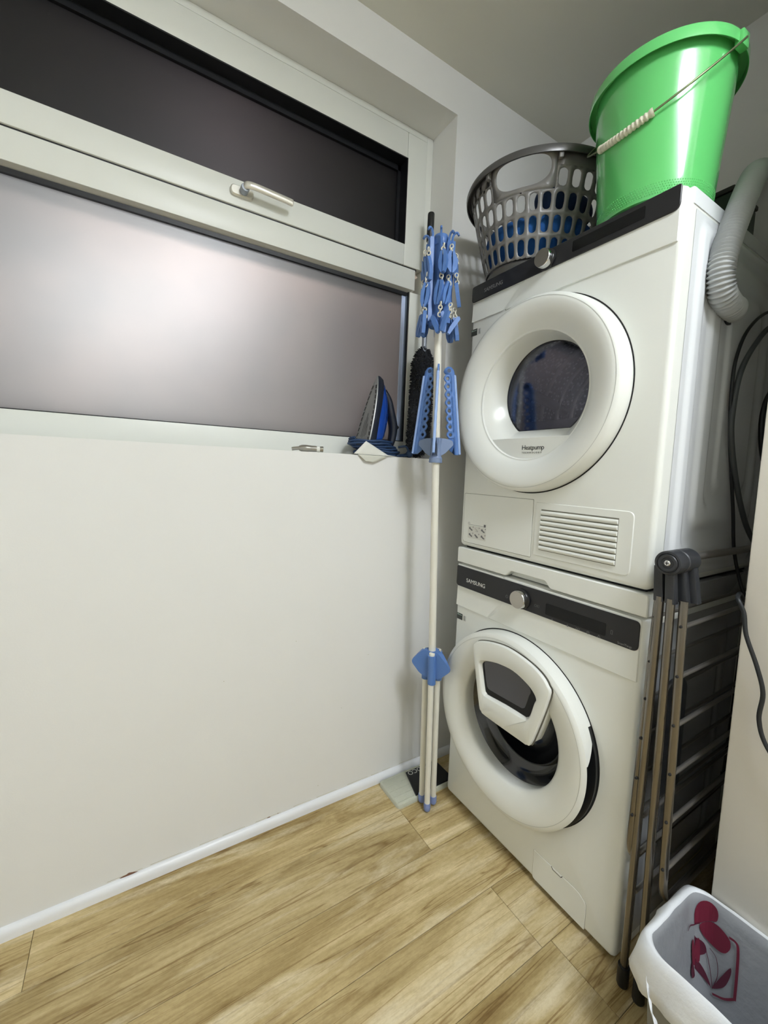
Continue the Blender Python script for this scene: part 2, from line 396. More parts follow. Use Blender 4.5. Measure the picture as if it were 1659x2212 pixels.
# floor planks run along X
fl = struct(obj('floor', bx(XR, XL, 0, YN, -.05, -.006), M_dark, smooth=0))
bounds = [0, .15, .318, .486, .654, .822, .99, 1.158, 1.326, 1.494, 1.662, 1.83, 1.998, 2.166, 2.334, 2.502, 2.67, 2.838, 3.006, 3.1]
known = {0: [1.185], 1: [.19], 2: [1.02], 3: [.113], 4: [1.30], 5: [.55]}
for i in range(len(bounds)-1):
    y0, y1 = bounds[i], bounds[i+1]
    cuts = known.get(i, [XR+.35+((i*.53) % 1.2)])
    ks = sorted(set([c + k*1.22 for c in cuts for k in (-2, -1, 0, 1, 2)]))
    xs = [XR]+[c for c in ks if XR+.03 < c < XL-.03]+[XL]
    for a, b in zip(xs, xs[1:]):
        g = .0005
        o = obj('plank', bx(a+g-(a+b)/2, b-g-(a+b)/2, y0+g-(y0+y1)/2, y1-g-(y0+y1)/2, -.006, 0, bevel=.0008, seg=1), M_wood, smooth=0)
        o.parent = fl; o.location = ((a+b)/2, (y0+y1)/2, 0)

# small quadrant trim at the foot of the window wall
q = [(0, 0), (.013, 0)]+[(.013*math.cos(a)+0, .012+.018*math.sin(a)) for a in [PI/2*k/6 for k in range(7)]]
bm = NB(); n = len(q)
A = [bm.verts.new((XR, y, z)) for y, z in q]; B = [bm.verts.new((XL, y, z)) for y, z in q]
for i in range(n): bm.faces.new((A[i], A[(i+1) % n], B[(i+1) % n], B[i]))
bm.faces.new(A); bm.faces.new(B)
struct(obj('baseboard_back', bm, M_trim, smooth=50))

# ------------------------------------------------------------------ window
win = struct(obj('window_1', bx(X_REV, X_WL, -.205, -.190, Z_SILL, Z_SILL+.02), M_frame, smooth=0))
def wp(name, b, m=M_frame, **k): return obj(name, b, m, win, **k)
# outer frame
bm = NB(); f = FY; bk = -.20
box(bm, X_REV, .0447, bk, f, Z_SILL, 1.838, bevel=.002)
box(bm, X_REV, -.006, bk, f, 1.838, Z_HEAD, bevel=.002)
box(bm, -.006, X_WL, bk, f, 2.392, Z_HEAD, bevel=.002)
box(bm, .0447, X_WL, bk, f, Z_SILL, 1.2705, bevel=.002)
box(bm, .0447-.02, X_WL, bk, f+.0005, 1.847, 1.9215, bevel=.0015)
wp('outer_frame', bm, smooth=30)
# chamfered glazing bead under the transom and beside the lower pane
bm = NB()
for (x0, x1) in ((.0447, X_WL),):
    v = [bm.verts.new(p) for p in ((x0-.01, f, 1.848), (x1, f, 1.848), (x1, f-.018, 1.8384), (x0-.01, f-.018, 1.8384))]; bm.faces.new(v)
wp('glazing_bead', bm, mat('bead_grey', rgb(176, 174, 164), rough=.4), smooth=0)
# upper sash (top hung)
sash = wp('window_sash', (lambda b: (box(b, -.004, .0832, -.175, f+.005, 1.9255, 2.388, bevel=.003), b)[1])(NB()), smooth=30)
bm = NB()
box(bm, .0832, X_WL-.01, -.175, f+.005, 1.9255, 2.0005, bevel=.003)
box(bm, .0832, X_WL-.01, -.175, f+.005, 2.2975, 2.388, bevel=.003)
wp('sash_rail', bm, smooth=30)
# black seal line between sash and transom
wp('seal', bx(.02, X_WL, -.170, f-.001, 1.9195, 1.9275), M_gasket, smooth=0)
# black reveal + gaskets of the upper pane
bm = NB()
box(bm, .0832-.002, X_WL-.01, -.196, f+.0052, 2.2965, 2.3005)
box(bm, .0832-.002, .0845, -.196, f+.0052, 2.0, 2.30)
box(bm, .0832, .096, -.196, -.172, 2.0, 2.30)
box(bm, .0832, X_WL-.01, -.196, -.172, 2.278, 2.30)
wp('gasket', bm, M_gasket, smooth=0)
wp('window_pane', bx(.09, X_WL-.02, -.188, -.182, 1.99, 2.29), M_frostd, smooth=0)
# lower pane
bm = NB()
box(bm, .0447, .0490, -.19, f-.004, 1.2705, 1.8384)
box(bm, .0447, X_WL, -.19, -.146, 1.826, 1.8384)
box(bm, .0447, X_WL, -.19, -.140, 1.2695, 1.2735)
wp('gasket', bm, M_gasket, smooth=0)
wp('pane_edge_strip', bx(.0525, .0690, -.1545, -.1515, 1.274, 1.826), M_edge_glint, smooth=0)  # pale strip painted for the bright reflection along the pane edge
wp('pane_edge_strip', bx(.0490, .0525, -.156, -.1455, 1.274, 1.826), mat('spacer_grey', rgb(96, 108, 122), rough=.4), smooth=0)
wp('window_pane', bx(.049, X_WL-.01, -.162, -.156, 1.2705, 1.835), M_frost, smooth=0)
# handle on the sash
hx, hz, hy = .676, 1.964, f+.005
hp = wp('window_handle', (lambda b: (prism(b, rounded(rect(hx-.034, hx+.034, hz-.0145, hz+.0145), .0145, 7), hy, hy+.011, axis='Y', inset=.003), b)[1])(NB()), mat('satin_silver', rgb(214, 212, 202), rough=.3, metal=.5), smooth=35)
bm = NB(); lathe(bm, [(.0125, hy+.008), (.0125, hy+.030), (.011, hy+.034), (0, hy+.034)], axis='Y', c=(hx-.004, 0, hz+.002), n=28)
for P_ in bm.verts: pass
wp('handle_neck', bm, M_greytube, smooth=35)
lever = smoothpath([(hx-.002, hy+.030, hz+.006), (hx-.010, hy+.040, hz+.006), (hx-.03, hy+.043, hz+.006), (hx-.08, hy+.043, hz+.004), (hx-.135, hy+.042, hz+.002), (hx-.146, hy+.041, hz+.001)], 6)
wp('handle_lever', tb(lever, lambda i, n: .0105 if i < n-3 else .0085, seg=16, flat=.62, ref=(0, 0, 1)), mat('satin_silver_lever', rgb(222, 220, 210), rough=.25, metal=.5), smooth=50)

# ------------------------------------------------------------------ ceiling lamp (outside the frame, lights the room)
lamp = thing('ceiling_light', 'long rectangular ceiling luminaire with a white diffuser', 'light', (.47, 1.95, H))
obj('housing', bx(.34, .60, 1.50, 2.40, H-.030, H, bevel=.004), M_frame, lamp)
obj('diffuser', bx(.325, .615, 1.485, 2.415, H-.110, H-.030, bevel=.01), M_diff, lamp, smooth=30)

# ------------------------------------------------------------------ appliances
Y0, Y1 = .165, .765
def shell(bm, z0, z1, hc, hr, depth, xf=0.0, rc=.014):
    """front panel with a round hole, rounded edges, sides and back"""
    cy, cz = hc
    hy_, hz_ = (Y1-Y0)/2, (z1-z0)/2; my, mz = (Y0+Y1)/2, (z0+z1)/2
    def per(th, ins):
        # ray from hole centre to rounded rectangle inset by ins
        a, b, r = hy_-ins, hz_-ins, max(rc-ins, .0005)
        d = (math.cos(th), math.sin(th)); lo, hi = 0, 3
        def inside(t):
            y = abs(cy+d[0]*t-my); z = abs(cz+d[1]*t-mz)
            if y > a or z > b: return False
            if y > a-r and z > b-r: return (y-a+r)**2+(z-b+r)**2 <= r*r
            return True
        for _ in range(34):
            m_ = (lo+hi)/2
            if inside(m_): lo = m_
            else: hi = m_
        return cy+d[0]*lo, cz+d[1]*lo
    ths = [2*PI*k/112 for k in range(112)]
    for sy in (Y0, Y1):
        for sz in (z0, z1):
            t = math.atan2(sz-cz, sy-cy)
            ths += [t+e for e in (-.045, -.033, -.022, -.011, 0, .011, .022, .033, .045)]
    ths = sorted(set(round(t % (2*PI), 5) for t in ths))
    loops = [[(xf-.03, cy+hr*math.cos(t), cz+hr*math.sin(t)) for t in ths], [(xf, cy+hr*math.cos(t), cz+hr*math.sin(t)) for t in ths]]
    for ins, dx in ((.012, 0), (.0075, -.0008), (.0035, -.0035), (.0010, -.0075), (0, -.012)):
        loops.append([(xf+dx,)+per(t, ins) for t in ths])
    loops.append([(xf-depth,)+per(t, 0) for t in ths])
    V = [[bm.verts.new(p) for p in l] for l in loops]; n = len(ths)
    for a, b in zip(V, V[1:]):
        for i in range(n): bm.faces.new((a[i], a[(i+1) % n], b[(i+1) % n], b[i]))
    bm.faces.new(V[-1])

def side_relief(z0, z1, xa, xb, feats, y=Y1):
    """embossed side sheet: heightfield in X,Z"""
    bm = NB(); nx, nz = 110, 70
    def h(x, z):
        t = 0
        for (a, b, c, d, w, dy) in feats:      # rounded-rect plateau a<x<b, c<z<d, edge width w, height dy
            r = .03
            qx = abs(x-(a+b)/2)-(b-a)/2+r; qz = abs(z-(c+d)/2)-(d-c)/2+r
            s = math.hypot(max(qx, 0), max(qz, 0))+min(max(qx, qz), 0)-r
            k = min(1, max(0, .5-s/w)); t += dy*k*k*(3-2*k)
        return t
    g = [[bm.verts.new((xa+(xb-xa)*i/nx, y+.0008+h(xa+(xb-xa)*i/nx, z0+(z1-z0)*j/nz), z0+(z1-z0)*j/nz)) for j in range(nz+1)] for i in range(nx+1)]
    for i in range(nx):
        for j in range(nz): bm.faces.new((g[i][j], g[i+1][j], g[i+1][j+1], g[i][j+1]))
    return bm

# ---------------- washer
wz0, wz1 = .016, .849
washer = thing('washing_machine', 'white front-loading washing machine under the dryer, small add-in hatch ajar in its round door', 'washing machine', (0, .465, 0))
bm = NB(); shell(bm, wz0, wz1, (.427, .424), .205, .56); obj('body', bm, M_white, washer, smooth=35, fixn=True)
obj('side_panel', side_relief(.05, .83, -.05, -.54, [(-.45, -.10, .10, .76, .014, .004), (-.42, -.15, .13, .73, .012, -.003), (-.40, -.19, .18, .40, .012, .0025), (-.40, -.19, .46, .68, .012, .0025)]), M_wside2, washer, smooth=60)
for y in (.20, .73):
    for x in (-.04, -.50):
        obj('foot', la([(.0, 0), (.018, 0), (.018, .008), (.008, .010), (.008, .018), (0, .018)], axis='Z', c=(x, y, 0), n=16), M_black, washer)
# fascia (raised) with the drawer cut-out at its left
fas = rounded([(.314, .7010), (.757, .7010), (.757, .846), (.367, .846), (.367, .7705), (.362, .745)], [.004, .002, .006, .0, .001, .02], 4)
bm = pr(fas, -.001, .0032, inset=.0012); prism(bm, rect(.169, .3665, .7705, .846), -.001, .0031); obj('fascia', bm, M_white, washer, smooth=30)
# detergent drawer: scooped white surface
def scoop(zt, zb, yl, yr, yb):
    bm = NB(); nu, nv = 16, 12; G = []
    for i in range(nu+1):
        row = []
        for j in range(nv+1):
            t = j/nv; z = zt+(zb-zt)*t
            yr_ = yr+(yb-yr)*t
            y = yl+(yr_-yl)*i/nu; u = i/nu
            edge = min(1, (1-u)*6)
            x = .0008+.0022*t**2 + .0*edge
            row.append(bm.verts.new((x, y, z)))
        G.append(row)
    for i in range(nu):
        for j in range(nv): bm.faces.new((G[i][j], G[i+1][j], G[i+1][j+1], G[i][j+1]))
    return bm
obj('detergent_drawer', scoop(.769, .7025, .168, .362, .311), M_kit, washer, smooth=60)
pan = rounded(rect(.1665, .756, .7715, .8405), [.012, .014, .012, .006], 6)
cp = obj('control_panel', pr(pan, .003, .0066, inset=.001), M_panel, washer, smooth=30)
obj('display', pr(rounded(rect(.5195, .683, .7815, .8125), .003, 3), .0064, .0072), M_disp, cp, smooth=0)
def knob(parent, y, z, xs, r):
    obj('knob_skirt', la([(r*1.02, xs), (r*1.02, xs+.004), (r*.93, xs+.005), (r*.9, xs+.0052)], c=(0, y, z), n=48), M_black, parent, smooth=40)
    k = obj('knob', la([(r*.9, xs+.004), (r*.9, xs+.020), (r*.86, xs+.0225), (r*.84, xs+.023), (0, xs+.0225)], c=(0, y, z), n=56), M_chrome, parent, smooth=30)
    obj('knob_face', la([(r*.85, xs+.0231), (0, xs+.0233)], c=(0, y, z), n=56), M_steel, parent, smooth=0)
knob(cp, .440, .801, .0064, .0285)
obj('lettering', text_bm('SAMSUNG', .0185, FRONT, (.0070, .214, .7930), track=1.0), M_silverink, cp, smooth=0)
# small printed symbols on the panel
def ringp(bm, y, z, r, w, x, a0=0., a1=2*PI, n=20):
    full = abs(a1-a0-2*PI) < 1e-6
    V = []
    for i in range(n+1):
        a = a0+(a1-a0)*i/n; V.append((bm.verts.new((x, y+r*math.cos(a), z+r*math.sin(a))), bm.verts.new((x, y+(r-w)*math.cos(a), z+(r-w)*math.sin(a)))))
    for (a, b), (c, d) in zip(V, V[1:]): bm.faces.new((a, c, d, b))
def barp(bm, y0, z0, y1, z1, w, x):
    d = Vector((y1-y0, z1-z0)).normalized(); nx_, nz_ = -d.y*w/2, d.x*w/2
    bm.faces.new([bm.verts.new((x,)+p) for p in ((y0+nx_, z0+nz_), (y1+nx_, z1+nz_), (y1-nx_, z1-nz_), (y0-nx_, z0-nz_))])
xi = .0072
bm = NB()
ringp(bm, .3865, .7925, .0048, .0009, xi, PI*.65, PI*2.35); barp(bm, .3865, .7925, .3865, .799, .0009, xi)
obj('panel_symbol', bm, M_greyink, cp, smooth=0)
bm = NB()
ringp(bm, .487, .7960, .0036, .0008, xi); barp(bm, .4925, .7925, .4925, .7995, .0008, xi); barp(bm, .4965, .7925, .4925, .796, .0008, xi); barp(bm, .4965, .7995, .4925, .796, .0008, xi); barp(bm, .4985, .7925, .4985, .7995, .0008, xi)
obj('panel_symbol', bm, M_greyink, cp, smooth=0)
bm = NB()
ringp(bm, .541, .771+.0035, .0016, .0016, xi)
obj('panel_symbol', bm, M_greyink, cp, smooth=0)
bm = NB()
barp(bm, .586, .7700, .586, .7770, .0010, xi); ringp(bm, .586, .7712+.0015, .0022, .0010, xi)
obj('panel_symbol', bm, M_greyink, cp, smooth=0)
bm = NB()
for q_ in (.609, .613, .617): barp(bm, q_, .7725, q_+.002, .7775, .0012, xi)
obj('panel_symbol', bm, M_greyink, cp, smooth=0)
bm = NB()
ringp(bm, .641, .7750, .0040, .0009, xi); ringp(bm, .641, .7750, .0018, .0008, xi)
obj('panel_symbol', bm, M_greyink, cp, smooth=0)
bm = NB()
barp(bm, .665, .7725, .668, .7790, .0010, xi); barp(bm, .668, .7790, .672, .7725, .0010, xi); barp(bm, .665, .7725, .672, .7725, .0010, xi)
obj('panel_symbol', bm, M_greyink, cp, smooth=0)
bm = NB()
for z_ in (.792, .801): barp(bm, .695, z_, .699, z_, .0008, xi)
barp(bm, .695, .792, .695, .801, .0008, xi); barp(bm, .699, .792, .699, .801, .0008, xi)
obj('panel_symbol', bm, M_greyink, cp, smooth=0)
obj('lettering', text_bm('SmartThings', .0078, FRONT, (.0072, .7115, .7755), depth=.0001, align='LEFT', track=.82), M_greyink, cp, smooth=0)
# stickers
def stickers(parent, y, z, name='energy_sticker'):
    s = obj('sticker', pr(rect(y, y+.026, z, z+.021), .0001, .0007), mat('sticker_black', rgb(44, 50, 46), rough=.3), parent, smooth=0, label='small square black and green sticker')
    bm = NB(); prism(bm, rect(y+.002, y+.008, z+.0145, z+.019), .0006, .0010); prism(bm, rect(y+.009, y+.023, z+.015, z+.0170), .0006, .0010)
    obj('sticker_print', bm, mat('sticker_pale', rgb(150, 170, 158), rough=.4), s, smooth=0)
    s2 = obj('sticker', pr(rect(y+.031, y+.042, z+.001, z+.019), .0001, .0007), mat('sticker_grey', rgb(196, 198, 194), rough=.4), parent, smooth=0, label='narrow pale grey sticker')
    bm = NB()
    for k in range(4): prism(bm, rect(y+.0328, y+.040-.001*k, z+.004+.0036*k, z+.0055+.0036*k), .0006, .0010)
    obj('sticker_print', bm, M_greyink, s2, smooth=0)
stickers(washer, .1730, .6540)
# door
WC = (0, .427, .424)
white_a = lambda a: True
prof = [(.2650, .0), (.2655, .010), (.2640, .034), (.2615, .042), (.2560, .0465), (.2480, .0480), (.235, .0478), (.215, .0445), (.198, .0385), (.186, .0330), (.178, .0285), (.1725, .0230), (.1715, .0150), (.1725, -.004), (.176, -.022)]
def cut(a):   # recessed grip on the right-hand edge
    a = (a+PI) % (2*PI)-PI
    return math.radians(-62) < a < math.radians(24)
door = obj('door', la(prof[3:], c=WC, n=160), M_white, washer, smooth=60)
bm = NB(); a_hi, a_lo = math.radians(9), math.radians(-60+360); nr = 150; V = []
for i in range(nr+1):
    a = a_hi+(a_lo-a_hi)*i/nr; t = min(1, max(0, (a-a_hi)/math.radians(18)), max(0, (a_lo-a)/math.radians(8))); x0 = .037*(1-t)**1.4
    V.append([bm.verts.new((x, WC[1]+(.2612+(r-.2612)*t**.6)*math.cos(a), WC[2]+(.2612+(r-.2612)*t**.6)*math.sin(a))) for r, x in ((.2652, x0), (.2655, max(x0, .010)), (.2645, max(x0, .030)), (.2640, max(x0, .034)), (.2615, .042))])
for A, B in zip(V, V[1:]):
    for k in range(4): bm.faces.new((A[k], A[k+1], B[k+1], B[k]))
obj('door_rim', bm, M_white, door, smooth=50)
obj('grip_recess', la([(.2450, .002), (.2465, .034), (.2530, .0385), (.2612, .0412)], c=WC, n=60, a0=math.radians(-64), a1=math.radians(30)), M_black, door, smooth=50)
obj('grip_base', la([(.2655, .001), (.2655, .012), (.245, .013)], c=WC, n=60, a0=math.radians(-62), a1=math.radians(27)), M_black, door, smooth=50)
bm = NB(); lathe(bm, [(.2490, .0483), (.2483, .0484)], c=WC, n=140); obj('trim_line', bm, mat('seam_grey', rgb(170, 172, 166), rough=.5), door, smooth=0)
obj('door_gap', la([(.2685, .0006), (.255, .0008)], c=WC, n=120), M_dark, door, smooth=0)
# glass bowl and gasket behind the opening
obj('door_bowl', la([(.1755, -.018), (.168, -.026), (.160, -.040), (.150, -.052), (.136, -.058), (.1335, -.052), (.130, -.058), (.122, -.085), (.10, -.115), (.06, -.135), (0, -.140)], c=WC, n=96), M_blackgloss, washer, smooth=50)
obj('bowl_ring', la([(.1345, -.0530), (.1325, -.0505), (.1310, -.0530)], c=WC, n=96), mat('ring_grey', rgb(92, 94, 92), rough=.3, metal=.5), washer, smooth=50)
obj('inner_hub', la([(.046, -.118), (.043, -.106), (.034, -.102), (.018, -.100), (0, -.100)], c=(0, .47, .50), n=40), M_rubber, washer, smooth=50)
# hatch: thick two-layer flap over the upper part of the opening
fl_pts = [(.312, .612), (.318, .633), (.335, .645), (.379, .658), (.437, .665), (.500, .657), (.547, .641), (.574, .618), (.580, .588), (.541, .449), (.526, .430), (.505, .428), (.378, .428), (.358, .434), (.349, .447), (.330, .525)]
gl_pts = [(.338, .566), (.339, .582), (.350, .592), (.378, .602), (.414, .610), (.466, .612), (.513, .598), (.538, .582), (.547, .566), (.541, .548), (.530, .506), (.520, .495), (.505, .492), (.380, .486), (.362, .489), (.354, .500)]
def sm2(pts, n=4):
    return [(p.x, p.y) for p in smoothpath([(a, b, 0) for a, b in pts], n, closed=True)]
fo, go = sm2(fl_pts), sm2(gl_pts)
# shift back by depth (points were taken on a plane in front of the ring)
def sh(pts, dy, dz, s=1.0):
    cy = sum(p[0] for p in pts)/len(pts); cz = sum(p[1] for p in pts)/len(pts)
    return [((y-cy)*s+cy+dy, (z-cz)*s+cz+dz) for y, z in pts]
fo = sh(fo, .004, .001); go = sh(go, .004, .001)
def ringplate(bm, outer, inner, x0, x1, ch=.003, lip=.012):
    n = len(outer)
    def sc(pts, s):
        cy = sum(p[0] for p in pts)/len(pts); cz = sum(p[1] for p in pts)/len(pts)
        out = []
        for y, z in pts:
            d = math.hypot(y-cy, z-cz); out.append((y-(y-cy)/d*s, z-(z-cz)/d*s))
        return out
    L = [(x0, outer), (x1-ch, outer), (x1-ch*.3, sc(outer, ch*.3)), (x1, sc(outer, ch)), (x1, inner), (x1-.001, sc(inner, .002)), (x1-lip, sc(inner, .008))]
    V = [[bm.verts.new((x,)+tuple(p)) for p in pts] for x, pts in L]
    for a, b in zip(V, V[1:]):
        for i in range(n): bm.faces.new((a[i], a[(i+1) % n], b[(i+1) % n], b[i]))
    return sc(inner, .008)
bm = NB(); gi = ringplate(bm, fo, go, .052, .0615)
hatch = obj('hatch', bm, M_white, washer, smooth=45, label='white add-in hatch with a dark window, slightly open')
bm = NB(); prism(bm, sh(fo, .004, .0, .965), .012, .0495, inset=.004)
obj('hatch_back', bm, M_kit, hatch, smooth=45)
bm = NB(); prism(bm, gi, .047, .0505); obj('hatch_window', bm, M_disp, hatch, smooth=0)
bm = NB(); prism(bm, [(y-.006, z+.010) for y, z in sh(go, 0, 0, .80)], .0504, .0512, inset=.0004); obj('hatch_glass', bm, mat('hatch_glass_grey', rgb(60, 60, 66), rough=.1, coat=.5), hatch, smooth=30)
bm = NB(); prism(bm, sh(fo, 0, 0, 1.016), .0470, .0480); obj('hatch_gap', bm, mat('gap_grey', rgb(120, 118, 106), rough=.7), hatch, smooth=0)
# filter flap
fp = rounded([(.534, .018), (.690, .018), (.690, .088), (.668, .102), (.534, .102)], [.010, .004, .008, .008, .002], 4)
obj('filter_flap', pr(sh(fp, 0, 0, 1.008), -.0003, .0004), mat('flap_gap', rgb(150, 142, 120), rough=.7), washer, smooth=0)
ff = obj('filter_flap', pr(fp, 0, .0014, inset=.0008), M_white, washer, smooth=30)
obj('flap_catch', pr([(.590, .102), (.594, .0955), (.620, .0955), (.624, .102), (.6225, .1025), (.619, .0968), (.595, .0968), (.5915, .1025)], .0012, .0018), M_dark, ff, smooth=0)

# ---------------- stacking kit
kit = thing('stacking_frame', 'white stacking frame with a finger notch between washer and dryer', 'stacking kit', (0, .465, .852))
kf = [(.163, .853), (.374, .853), (.392, .871), (.508, .871), (.526, .853), (.767, .853), (.767, .9045), (.163, .9045)]
obj('frame', pr(rounded(kf, [.003, .004, .006, .006, .004, .003, .008, .008], 4), -.03, .0045, inset=.002), M_kit, kit, smooth=35)
obj('notch_recess', pr(rect(.376, .524, .853, .873), -.029, -.022), M_kit, kit, smooth=0)
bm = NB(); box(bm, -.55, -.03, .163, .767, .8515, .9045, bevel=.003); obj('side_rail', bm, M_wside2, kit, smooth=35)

# ---------------- dryer
dz0, dz1 = .911, 1.761
dryer = thing('tumble_dryer', 'white heat pump tumble dryer stacked on top, round smoked glass door', 'tumble dryer', (0, .465, .905))
bm = NB(); shell(bm, dz0, dz1, (.427, 1.374), .205, .60, rc=.016); obj('body', bm, M_white, dryer, smooth=35)
obj('dryer_base', bx(-.58, -.02, .18, .75, .9045, .915), M_dark, dryer, smooth=0)
obj('side_panel', side_relief(.93, 1.722, -.045, -.585,
    [(-.55, -.075, .955, 1.705, .014, .006), (-.52, -.110, 1.00, 1.69, .018, -.005), (-.50, -.150, 1.05, 1.67, .018, .007), (-.47, -.200, 1.10, 1.63, .018, -.006), (-.44, -.250, 1.14, 1.60, .014, .005)]), M_wside, dryer, smooth=60)
obj('top_cover', pr(rounded(rect(-.59, -.028, Y0-.0006, Y1+.0016), .006, 3), 1.728, 1.7625, axis='Z', inset=.003), M_wside, dryer, smooth=35)
fas = rounded([(.304, 1.646), (.757, 1.646), (.757, 1.7585), (.372, 1.7585), (.372, 1.7065), (.345, 1.664)], [.004, .002, .006, .0, .001, .02], 4)
bm = pr(fas, -.001, .0032, inset=.0012); prism(bm, rect(.169, .3715, 1.7065, 1.7585), -.001, .0031); obj('fascia', bm, M_white, dryer, smooth=30)
obj('detergent_drawer', scoop(1.705, 1.6475, .168, .360, .301), M_kit, dryer, smooth=60)
pan = rounded(rect(.1665, .7575, 1.7085, 1.7585), [.010, .014, .006, .010], 6)
cp2 = obj('control_panel', pr(pan, .003, .0066, inset=.001), M_panel, dryer, smooth=30)
obj('display', pr(rounded(rect(.520, .690, 1.722, 1.748), .003, 3), .0064, .0072), M_disp, cp2, smooth=0)
knob(cp2, .446, 1.7330, .0064, .0265)
obj('lettering', text_bm('SAMSUNG', .0165, FRONT, (.0070, .220, 1.7255)), M_greyink, cp2, smooth=0)
stickers(dryer, .1665, 1.6035)
DC = (0, .427, 1.374)
dprof = [(.2655, .0), (.2655, .012), (.2635, .034), (.2600, .042), (.2530, .0465), (.2430, .0480), (.230, .0468), (.213, .0425), (.198, .0360), (.187, .0290), (.180, .0225), (.1765, .0195), (.1745, .0200), (.1735, .0180), (.1725, .0140)]
dd = obj('door', la(dprof, c=DC, n=160), M_white, dryer, smooth=60)
obj('door_gap', la([(.2690, .0006), (.255, .0008)], c=DC, n=120), M_dark, dd, smooth=0)
bm = NB(); lathe(bm, [(.2532, .0469), (.2524, .0471)], c=DC, n=140); obj('trim_line', bm, mat('seam_grey_dryer', rgb(176, 178, 172), rough=.5), dd, smooth=0)
# dish from the lip to the D-shaped window
gy, gz, gr, gx = .432, 1.396, .138, -.045
def dshape(r, cy, cz, flat, n):
    out = []
    for i in range(n):
        a = 2*PI*i/n; y, z = r*math.cos(a), r*math.sin(a)
        if z < -flat:
            # flattened bottom with soft corners
            k = -flat/z; z = -flat - .0*k
            y = y*(1.0)
        out.append((cy+y, cz+z))
    return out
nD = 144
Lp = []
rings = [(.0140, [(DC[1]+.1725*math.cos(2*PI*i/nD), DC[2]+.1725*math.sin(2*PI*i/nD)) for i in range(nD)])]
for t in (.25, .5, .75, .9, 1.0):
    x = .0140+(gx-.0140)*(t**1.3)
    r = .1725+(gr-.1725)*t; cyy = DC[1]+(gy-DC[1])*t; czz = DC[2]+(gz-DC[2])*t
    rings.append((x, dshape(r, cyy, czz, r*(1-.215*min(1, t*1.6)) if t > .2 else r, nD)))
bm = NB(); V = [[bm.verts.new((x,)+p) for p in pts] for x, pts in rings]
for a, b in zip(V, V[1:]):
    for i in range(nD): bm.faces.new((a[i], a[(i+1) % nD], b[(i+1) % nD], b[i]))
obj('door_dish', bm, M_white, dd, smooth=50)
# flat crescent plate with the lettering
seg = []
zc = 1.262
aa = math.asin((zc-DC[2])/.172)
pts = [(DC[1]+.172*math.cos(t), DC[2]+.172*math.sin(t)) for t in [PI-aa+ (PI+2*aa)*k/40 for k in range(41)]]
obj('name_plate', pr(pts, -.030, .0135, inset=.0015), M_white, dd, smooth=35)
obj('lettering', text_bm('Heatpump', .0185, FRONT, (.0139, .4105, 1.2275), depth=.0002, track=.93), M_ink, dd, smooth=0)
obj('lettering', text_bm('TECHNOLOGY', .0064, FRONT, (.0139, .4115, 1.2170), depth=.0002, track=1.75), M_ink, dd, smooth=0)
gp = dshape(gr-.001, gy, gz, gr*.785, nD)
obj('door_glass', pr([(y, z) for y, z in gp], gx-.004, gx-.001), M_smoke, dd, smooth=0)
obj('glass_edge', (lambda b: ([b.faces.new([b.verts.new((gx+.0002,)+p) for p in (q1, q2, r2, r1)]) for q1, q2, r1, r2 in [(gp[i], gp[(i+1) % nD], (gy+(gp[i][0]-gy)*.985, gz+(gp[i][1]-gz)*.985), (gy+(gp[(i+1) % nD][0]-gy)*.985, gz+(gp[(i+1) % nD][1]-gz)*.985)) for i in range(nD)]], b)[1])(NB()), M_black, dd, smooth=0)
# drum behind the glass
obj('drum_mouth', la([(.205, -.030), (.205, -.045), (.185, -.050), (.172, -.052), (.168, -.070), (.172, -.074), (.168, -.084), (.176, -.088), (.176, -.100), (.25, -.104)], c=DC, n=96), mat('drum_mouth_grey', rgb(120, 118, 112), rough=.35, metal=.5), dryer, smooth=45)
obj('drum', la([(.25, -.104), (.25, -.50), (.22, -.53), (0, -.54)], c=DC, n=72), M_drum, dryer, smooth=40)
for k in range(3):
    a = 2*PI*k/3+.6
    p = [(-.12, DC[1]+.235*math.cos(a), DC[2]+.235*math.sin(a)), (-.48, DC[1]+.235*math.cos(a+.3), DC[2]+.235*math.sin(a+.3))]
    obj('drum_paddle', tb(smoothpath(p, 6), .018, seg=10), M_steel, dryer, smooth=60)
for x_, r_ in ((-.36, .236), (-.42, .215), (-.455, .180), (-.47, .130)):
    obj('drum_ring', la([(r_, x_), (r_+.006, x_+.004), (r_+.014, x_+.003), (r_+.019, x_-.004)], c=DC, n=72), mat('drum_ring_steel', rgb(206, 198, 184), rough=.3, metal=.6), dryer, smooth=60)
obj('lint_tray', bx(-.10, -.055, .33, .53, 1.29, 1.315, bevel=.004), M_rubber, dryer, smooth=35)
# condenser door and grille
def flatpanel(parent, name, pts, r, gap=.0012):
    rp = rounded(pts, r, 5)
    cy = sum(p[0] for p in rp)/len(rp); cz = sum(p[1] for p in rp)/len(rp)
    hw = max(abs(p[0]-cy) for p in rp); hh = max(abs(p[1]-cz) for p in rp)
    big = [(cy+(y-cy)*(1+gap/hw), cz+(z-cz)*(1+gap/hh)) for y, z in rp]
    obj('panel_gap', pr(big, -.0003, .0003), mat('gap_shade', rgb(140, 140, 130), rough=.8), parent, smooth=0)
    return obj(name, pr(rp, 0, .0015, inset=.0008), M_white, parent, smooth=30)
td = flatpanel(dryer, 'condenser_door', [(.180, .9255), (.452, .9255), (.452, 1.0885), (.180, 1.0885)], [.012, .002, .003, .004])
gf = obj('grille_frame', pr(rounded([(.462, .934), (.722, .934), (.722, 1.083), (.462, 1.083)], [.002, .016, .016, .002], 6), 0, .0018, inset=.0016), M_white, dryer, smooth=35)
N = 8; gz0, gz1 = .9525, 1.0625; pitch = (gz1-gz0)/N
